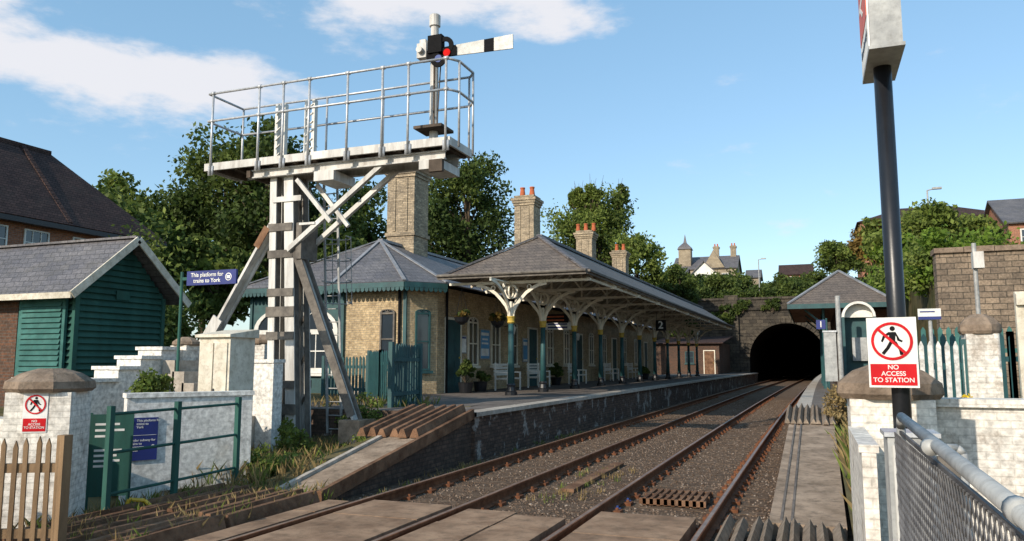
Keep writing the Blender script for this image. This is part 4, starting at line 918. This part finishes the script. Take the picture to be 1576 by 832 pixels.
solo('boundary_wall',mb,['whitebrick'],'low cream painted wall beside the trespass guard','wall',at=(.38,7.4,-.2))
picket([(1.2,12.2),(2.0,12.5)],.75,1.4,.12,'whitewall','white and teal picket fence behind the wall',pw=.06,railm='teal')
picket([(1.2,15),(3.2,15.6),(4.6,16)],.6,1.75,.16,'teal','teal picket fence along the platform approach',pw=.09)
picket([(1.9,18.5),(4.4,18.7)],.6,2.0,.16,'louvre','faded teal picket fence by the bank',pw=.09)
mb=MB()
for i in range(9): mb.box(2.02+i*.19,2.2+i*.19,9.5,9.56,-.2,2.6+random.uniform(-.02,.02))
mb.box(2.02,3.7,9.45,9.5,2.45,2.57); mb.box(2.02,3.7,9.46,9.5,1.2,1.3)
solo('board_fence',mb,['creamwall'],'tall weathered beige boarded fence panel','fence',at=(0,0,0))
picket([(2.0,8.3),(3.2,8.5)],-.1,1.0,.11,'tanwood','short tan picket fence by the white wall',pw=.05)
th=thing('information_sign','white and blue information panel on a thin post','sign',(1.9,14.5,.5)); mb=MB(); mb.box(1.68,2.02,14.5,14.53,2.56,2.74); part(th,'panel',mb,['signwhite']); mb=MB(); mb.tube((1.86,14.55,.5),(1.86,14.55,2.74),.03,8); part(th,'post',mb,['galvdull']); mb=MB(); mb.box(1.68,2.02,14.494,14.497,2.56,2.61); mb.box(1.71,1.93,14.494,14.497,2.68,2.70); part(th,'blue_band',mb,['navy'])
th=thing('camera_pole','slim grey pole with small equipment boxes','pole',(3.4,19,.5)); mb=MB(); mb.tube((3.35,19,.3),(3.35,19,4.4),.045,10); part(th,'post',mb,['galvdull']); mb=MB(); mb.box(3.3,3.5,18.85,19.1,3.85,4.2); part(th,'control_box',mb,['steelwhite'])
th=thing('sign_pole','tall black pole carrying a station symbol sign','sign pole',(.68,7.3,-.2))
mb=MB(); mb.tube((.68,7.25,-.2),(.68,7.25,4.5),.072,20); part(th,'post',mb,['black'],smooth=True)
mb=MB(); mb.box(.56,.8,6.78,7.62,4.42,5.5); mb.box(.545,.815,6.765,7.635,4.40,4.43); part(th,'sign_box',mb,['galvdull'])
mb=MB(); mb.box(.546,.558,6.8,7.6,4.44,5.5); part(th,'sign_face',mb,['signwhite'])
mb=MB(); mb.box(.541,.5455,6.83,7.57,4.72,5.5); part(th,'orange_panel',mb,['signorange'])
mb=MB(); O=(.5405,7.2,5.12);U=(0,-1,0);Wv=(0,0,1);Nn=(-1,0,0)
for pts in ([(-.3,.07),(.3,.07),(.3,.13),(-.3,.13)],[(-.3,-.13),(.3,-.13),(.3,-.07),(-.3,-.07)],[(-.1,.07),(.16,-.07),(.28,-.07),(.02,.07)],[(.12,.13),(.2,.13),(0,.26),(-.1,.26)],[(-.12,-.13),(-.2,-.13),(0,-.26),(.1,-.26)]): mb.flat(pts,O,U,Wv,Nn,0,.002)
part(th,'double_arrow_emblem',mb,['signwhite']); text(th,'Knaresborough',.1,(.543,7.2,4.6),RXm,'black')
th=thing('warning_sign','red and white no access to station sign on black pole','sign',(.68,7.1,1.6))
noaccess(th,(.62,7.1,1.65),(.985,-.17,0),(-.17,-.985,0),.37,.57)
mb=MB(); mb.box(.55,.75,7.11,7.175,2.05,2.1); mb.box(.55,.75,7.11,7.175,1.75,1.8); part(th,'clamp',mb,['steelgrey'])
th=thing('mesh_barrier','galvanised handrail barrier with wire mesh infill','barrier',(.41,3,0))
mb=MB(); mb.path([(.38,1.0,1.53),(.44,4.75,1.56),(.445,4.86,1.5),(.445,4.88,1.4)],.024,14); mb.tube((.445,4.88,1.45),(.445,4.88,-.1),.024,12)
mb.tube((.41,1.0,.5),(.44,4.88,.5),.02,10)
for y in (1.95,3.3): mb.tube((.395,y-.03,1.54),(.395,y+.03,1.54),.03,12)
part(th,'handrail',mb,['galvdull'],smooth=True)
mb=MB(); zt,zb=1.47,.5; hgt=zt-zb; sp=.06; y=1.0-hgt*.7
while y<4.85:
    for dr in (1,-1):
        a=V((.41,y,zb)) if dr>0 else V((.412,y,zt)); b=V((.41,y+hgt*.7,zt)) if dr>0 else V((.412,y+hgt*.7,zb))
        lo,hi=1.0,4.86; t0=max(0,(lo-a.y)/(b.y-a.y)); t1=min(1,(hi-a.y)/(b.y-a.y))
        if t1>t0: mb.beam(a.lerp(b,t0),a.lerp(b,t1),.004,.007)
    y+=sp
mb.beam((.41,1,zt),(.44,4.86,zt),.012,.02)
part(th,'mesh_infill',mb,['mesh'])
th=thing('tubular_barrier','galvanised tubular barrier with a flat steel panel','barrier',(.8,4,0))
mb=MB(); mb.path([(.62,5.1,-.1),(.62,5.1,1.34),(.65,5.1,1.37),(.75,5.12,1.37),(.78,5.12,1.34),(.78,5.12,-.1)],.022,12)
part(th,'frame',mb,['galvdull'],smooth=True)
mb=MB(); mb.box(.645,.755,5.11,5.13,.1,1.32); part(th,'panel',mb,['steelgrey'])
th=thing('control_cabinet','small grey steel control cabinet beside the barrier','cabinet',(.5,6.4,.5))
mb=MB(); mb.box(.47,.78,6.1,6.45,-.2,1.34); part(th,'body',mb,['galvdull']); mb=MB(); mb.box(.45,.8,6.08,6.47,1.34,1.37); part(th,'lid',mb,['galv']); mb=MB(); mb.box(.5,.75,6.09,6.098,.3,1.28); part(th,'door',mb,['steelwhite'])
# ---------------------------------------------------------------- distant buildings
def simplehouse(name,x0,x1,y0,y1,z0,ze,zr,wall,roof,label,axis='x',gable=True,wins=(),cat='house'):
    th=thing(name,label,cat,((x0+x1)/2,(y0+y1)/2,z0)); mb=MB(); mb.box(x0,x1,y0,y1,z0,ze)
    xm=(x0+x1)/2; ym=(y0+y1)/2
    if axis=='x' and gable: mb.add([(x0,y0,ze),(x0,y1,ze),(x0,ym,zr),(x1,y0,ze),(x1,y1,ze),(x1,ym,zr)],[(0,1,2),(3,5,4)])
    if axis=='y' and gable: mb.add([(x0,y0,ze),(x1,y0,ze),(xm,y0,zr),(x0,y1,ze),(x1,y1,ze),(xm,y1,zr)],[(0,1,2),(3,5,4)])
    part(th,'wall',mb,[wall]); mb=MB(); o=.35
    if not gable:
        h=min(x1-x0,y1-y0)/2
        a=(x0+h,ym,zr) if axis=='x' else (xm,y0+h,zr); b=(x1-h,ym,zr) if axis=='x' else (xm,y1-h,zr)
        c=[(x0-o,y0-o,ze),(x1+o,y0-o,ze),(x1+o,y1+o,ze),(x0-o,y1+o,ze)]
        if axis=='x': F=[[c[0],c[1],b,a],[c[1],c[2],b],[c[2],c[3],a,b],[c[3],c[0],a]]
        else: F=[[c[0],c[1],a],[c[1],c[2],b,a],[c[2],c[3],b],[c[3],c[0],a,b]]
        for f in F: mb.slab(f,.1)
    elif axis=='x':
        for yy,y2 in ((y0-o,ym),(y1+o,ym)): mb.slab([(x0-o,yy,ze-.1),(x1+o,yy,ze-.1),(x1+o,y2,zr+.1),(x0-o,y2,zr+.1)],.12)
    else:
        for xx in (x0-o,x1+o): mb.slab([(xx,y0-o,ze-.1),(xx,y1+o,ze-.1),(xm,y1+o,zr+.1),(xm,y0-o,zr+.1)],.12)
    part(th,'roof',mb,[roof])
    for (wx,wz,ww,wh) in wins: window(th,(wx,y0-.005,wz),(1,0,0),(0,-1,0),ww,wh,fr=.1)
    return th
h1=simplehouse('house',-24,-12.5,150,160,13,19.6,22.4,'housestone','slate','large stone house with slate roof and cupola on the hill','x',True,[(-19.5,17,1.2,1.6),(-17,17,1.2,1.6),(-14.5,17,1.2,1.6)])
mb=MB(); mb.box(-23.2,-20.9,151,153.3,19,23.6); part(h1,'cupola',mb,['housestone']); mb=MB(); mb.lathe(-22.05,152.1,[(1.9,23.6),(1.6,24.1),(.4,25.0),(.05,26.6)],4,rot=math.pi/4); part(h1,'cupola_roof',mb,['slate'])
for x in (-16.5,-13.3): chimney(x,155,21,24.3,1.0,2,th=h1,mat='housestone')
mb=MB(); mb.add([(-18.5,149.5,19.6),(-14.5,149.5,19.6),(-16.5,149.5,23.0),(-18.5,152,19.6),(-14.5,152,19.6),(-16.5,152,23.0)],[(0,1,2),(0,2,5,3),(1,4,5,2)]); part(h1,'gable',mb,['housestone'])
simplehouse('house',-18.4,-13.4,130,137,10,15.8,18.4,'white','slate','white gabled house with slate roof on the hill','y',True,[(-16.8,14.2,1.0,1.2),(-14.9,14.2,1.0,1.2)])
simplehouse('house',-21.4,-18.8,128,135,10,15.6,17.4,'redbrick','slate','small dark roofed brick house below the white one','x')
simplehouse('house',-10.6,-8.4,150,156,10,17.6,19.2,'housestone','slate','narrow stone house with slate roof on the hill','x')
simplehouse('house',-4.2,.6,135,141,12,16.3,18.1,'redbrick','darktile','small red brick house among trees on the hill','x',True,[(-2.8,15,.8,.9),(-.8,15,.8,.9)])
simplehouse('apartment_block',6.2,21.5,103,113,12,18.9,21.2,'redbrick','darktile','red brick apartment block with hipped roof','x',False,[(8,17,1.2,1.2),(11,17,1.2,1.2),(14,17,1.2,1.2),(17,17,1.2,1.2),(20,17,1.2,1.2)],cat='apartments')
simplehouse('house',14.8,22,70,80,8,12.8,15.4,'redbrick','slate','red brick house with slate roof and white gutter','x',True,[(16.1,10.9,1.1,1.3)])
for x,y,zb,zt,l in ((8.9,66.8,8,15.1,'slim grey street lamp on the bank'),(-6.3,112,9,16.0,'slim grey street lamp beyond the tunnel')):
    th=thing('street_lamp',l,'street lamp',(x,y,zb)); mb=MB(); mb.tube((x,y,zb),(x,y,zt),.09,8,.06); part(th,'post',mb,['galvdull']); mb=MB(); mb.tube((x,y,zt),(x+.5,y,zt+.1),.05,6); mb.box(x+.35,x+1.0,y-.15,y+.15,zt+.05,zt+.2); part(th,'lamp_head',mb,['galvdull'])
# ---------------------------------------------------------------- vegetation
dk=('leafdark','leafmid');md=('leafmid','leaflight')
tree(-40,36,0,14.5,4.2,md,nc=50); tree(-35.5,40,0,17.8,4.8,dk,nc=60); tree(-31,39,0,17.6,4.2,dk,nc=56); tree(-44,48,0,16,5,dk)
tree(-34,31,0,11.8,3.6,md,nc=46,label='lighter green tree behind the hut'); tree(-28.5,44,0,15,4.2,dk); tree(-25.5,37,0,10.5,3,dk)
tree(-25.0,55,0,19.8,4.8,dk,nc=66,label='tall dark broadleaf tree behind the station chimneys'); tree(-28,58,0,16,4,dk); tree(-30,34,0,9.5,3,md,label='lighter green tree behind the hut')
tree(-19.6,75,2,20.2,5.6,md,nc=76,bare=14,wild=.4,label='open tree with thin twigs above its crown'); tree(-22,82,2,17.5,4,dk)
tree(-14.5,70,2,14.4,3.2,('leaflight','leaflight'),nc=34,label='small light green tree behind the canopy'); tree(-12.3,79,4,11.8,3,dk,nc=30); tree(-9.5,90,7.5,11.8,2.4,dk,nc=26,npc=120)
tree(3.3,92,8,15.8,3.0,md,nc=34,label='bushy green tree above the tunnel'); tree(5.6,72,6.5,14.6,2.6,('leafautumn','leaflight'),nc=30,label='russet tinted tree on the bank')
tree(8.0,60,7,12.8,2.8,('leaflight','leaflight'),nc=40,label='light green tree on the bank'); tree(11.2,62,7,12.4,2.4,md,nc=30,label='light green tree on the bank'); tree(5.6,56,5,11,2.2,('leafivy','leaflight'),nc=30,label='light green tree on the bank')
for i,(x,y,z,rx,ry,rz) in enumerate(((5.2,44,4.5,1.4,3,3.6),(4.9,36,4.2,.9,3,3.0),(4.7,52,4,1.5,4,4),(7.5,40,5.5,2.5,3,1.7))):
    bush('ivy',x,y,z,rx,ry,rz,('leafivy','leaflight'),'bright green ivy spilling over the bank','ivy',nc=34,npc=170,size=.11,cr=.6)
for x in (-11,-8,-5,-2,1,4.2): bush('shrub',x,87.5,8.2,2.0,1.2,1.5+random.random()*.8,dk,'shrubs growing over the tunnel parapet','shrub',nc=24,npc=90,size=.16,cr=.6)
for x in (-6.5,-3.6,-.6,1.6): bush('ivy',x,84.7,7.0,1.0,.25,1.6,dk,'dark ivy hanging over the tunnel parapet','ivy',nc=12,npc=90,size=.13,cr=1.2)
for x,y,h in ((-12,112,3),(-9,118,4),(-4.5,114,3),(-20,118,3.6),(-16,116,3.2),(-14,124,3),(2,118,3.5),(-1.5,126,3),(8,98,4),(13,98,5)): bush('shrub',x,y,hz(x,y)-.5,3.5,2,h,dk,'dense shrubs on the hillside','shrub',nc=26,npc=100,size=.22,cr=.5)
bush('ivy',-8.2,84.6,5.5,1.6,.3,2.6,dk,'dark ivy hanging on the tunnel wall','ivy',nc=20,npc=120,size=.14,cr=1.2)
bush('ivy',-12.5,84,3.5,2,.6,4.5,dk,'dark ivy hanging on the tunnel wall','ivy',nc=30,npc=120,size=.14,cr=.9)
bush('shrub',-21.5,19,.5,2.2,1.6,4.2,dk,'tall shrubs beside the green hut','shrub',nc=40,npc=170,size=.09,cr=.5); bush('shrub',-17.5,18,.6,1.6,1.0,1.7,dk,'dark shrubs beside the green hut','shrub',nc=30,npc=160,size=.09,cr=.5)
bush('shrub',-23.5,22,.5,2.5,2,6.5,md,'tall green shrubs behind the green hut','shrub',nc=50,npc=190,size=.11,cr=.6)
bush('shrub',-21.0,21.5,.5,1.4,1.0,4.2,md,'tall light green shrubs by the timber bay','shrub',nc=34,npc=170,size=.09,cr=.5)
bush('shrub',-10.9,10.6,1.2,.35,.5,.5,md,'leafy weeds above the white wall','shrub',nc=20,npc=80,size=.04)
bush('shrub',.55,19.5,.4,.35,1.2,1.0,('leafdry','leafdry'),'dry brown weeds beside the platform end','weeds',nc=22,npc=60,size=.04)
bush('flowering_plant',1.9,11.6,1.2,.14,.15,.35,('leafmid','leafyellow'),'plant with yellow flowers by the white wall','plant',nc=10,npc=50,size=.03)
for x,y,h in ((-9.3,12.6,.9),(-10.2,13.4,.8),(-8.9,14.6,.9),(-9.6,15.2,.8),(-11.3,14.0,.8),(-8.7,11.2,.5),(-8.4,10.6,.35),(-8.3,13.4,.5)): bush('weed_clump',x,y,-.05 if y<14.4 else .3,.4,.4,h,('leafmid','leaflight'),'leafy weeds growing round the signal base','weeds',nc=14,npc=55,size=.04)
tufts('grass_tufts',[(-11.5,-7.5,9.4,14.5,.0,420,.32),(-6.5,-6.0,9.6,22,-.16,70,.1),(-4.0,-3.1,11,15,-.16,40,.09),(-11.5,-8.5,15.5,18,.75,80,.3),(.45,1.2,9,20,.1,200,.5),(-8.3,-6.5,8.9,10.1,-.08,110,.2),(-8.7,-7.9,6.5,9.4,-.1,100,.2),(-8.1,-6.5,6,9.3,-.06,70,.2)],'weeds and dry grass tufts along the track edges',['leafdry','leaflight','leafdry'])
# ---------------------------------------------------------------- world, sun, camera
el=math.radians(27)
sd=V((-.36,-.93,0)).normalized()*math.cos(el)+V((0,0,math.sin(el)))
sun=bpy.data.lights.new('sun','SUN'); sun.energy=4.8; sun.angle=math.radians(.5); sun.color=(1,.895,.755)
so=bpy.data.objects.new('sun',sun); so.rotation_euler=sd.to_track_quat('Z','Y').to_euler(); link(so)
w=bpy.data.worlds.new('World'); scene.world=w; w.use_nodes=True; nt=w.node_tree; bg=nt.nodes['Background']
sk=N(nt,'ShaderNodeTexSky',sky_type='NISHITA'); sk.sun_disc=False; sk.sun_elevation=el; sk.sun_rotation=math.atan2(sd.x,sd.y); sk.air_density=1.0; sk.dust_density=.6; sk.ozone_density=1.4
skc=mix(nt,mix(nt,sk.outputs[0],(.85,.82,.8),1.0,'MULTIPLY'),(.7,1.6,2.35),1.0,'ADD')
co=N(nt,'ShaderNodeTexCoord').outputs['Generated']
mp=N(nt,'ShaderNodeMapping'); mp.inputs['Scale'].default_value=(1,1,2.6); L(nt,co,mp.inputs['Vector'])
nn_=nz(nt,mp.outputs[0],6.5,9,.6)
def cmask(d,r):
    d=V(d).normalized(); d=V((d.x,d.y,d.z*2.6))
    v=N(nt,'ShaderNodeVectorMath',operation='DISTANCE'); L(nt,mp.outputs[0],v.inputs[0]); v.inputs[1].default_value=d
    m_=N(nt,'ShaderNodeMapRange'); m_.inputs[1].default_value=0; m_.inputs[2].default_value=r; m_.inputs[3].default_value=1; m_.inputs[4].default_value=0; L(nt,v.outputs['Value'],m_.inputs[0]); return m_.outputs[0]
acc=None
for d,r in (((-1010,850,450),.2),((-900,900,440),.19),((-1130,800,460),.24),((-640,990,552),.19),((-520,1020,560),.16),((-380,1070,555),.17)):
    o_=cmask(d,r)
    if acc is None: acc=o_
    else:
        mx=N(nt,'ShaderNodeMath',operation='MAXIMUM'); L(nt,acc,mx.inputs[0]); L(nt,o_,mx.inputs[1]); acc=mx.outputs[0]
ad=N(nt,'ShaderNodeMath',operation='MULTIPLY_ADD'); L(nt,acc,ad.inputs[0]); ad.inputs[1].default_value=.42; L(nt,nn_,ad.inputs[2])
mr=N(nt,'ShaderNodeMapRange',interpolation_type='SMOOTHSTEP'); L(nt,ad.outputs[0],mr.inputs[0]); mr.inputs[1].default_value=.62; mr.inputs[2].default_value=.86; mr.inputs[3].default_value=0; mr.inputs[4].default_value=.92
colr=mix(nt,skc,(5.9,5.85,6.1),mr.outputs[0])
L(nt,colr,bg.inputs['Color']); bg.inputs['Strength'].default_value=.15
cam=bpy.data.cameras.new('camera'); cam.lens=36*1200/1576; cam.sensor_width=36; cam.clip_end=3000; cam.clip_start=.05
coo=bpy.data.objects.new('camera',cam); coo.location=(0,0,1.85); coo.rotation_euler=(math.radians(90+6.75),0,math.radians(20.9)); link(coo); scene.camera=coo
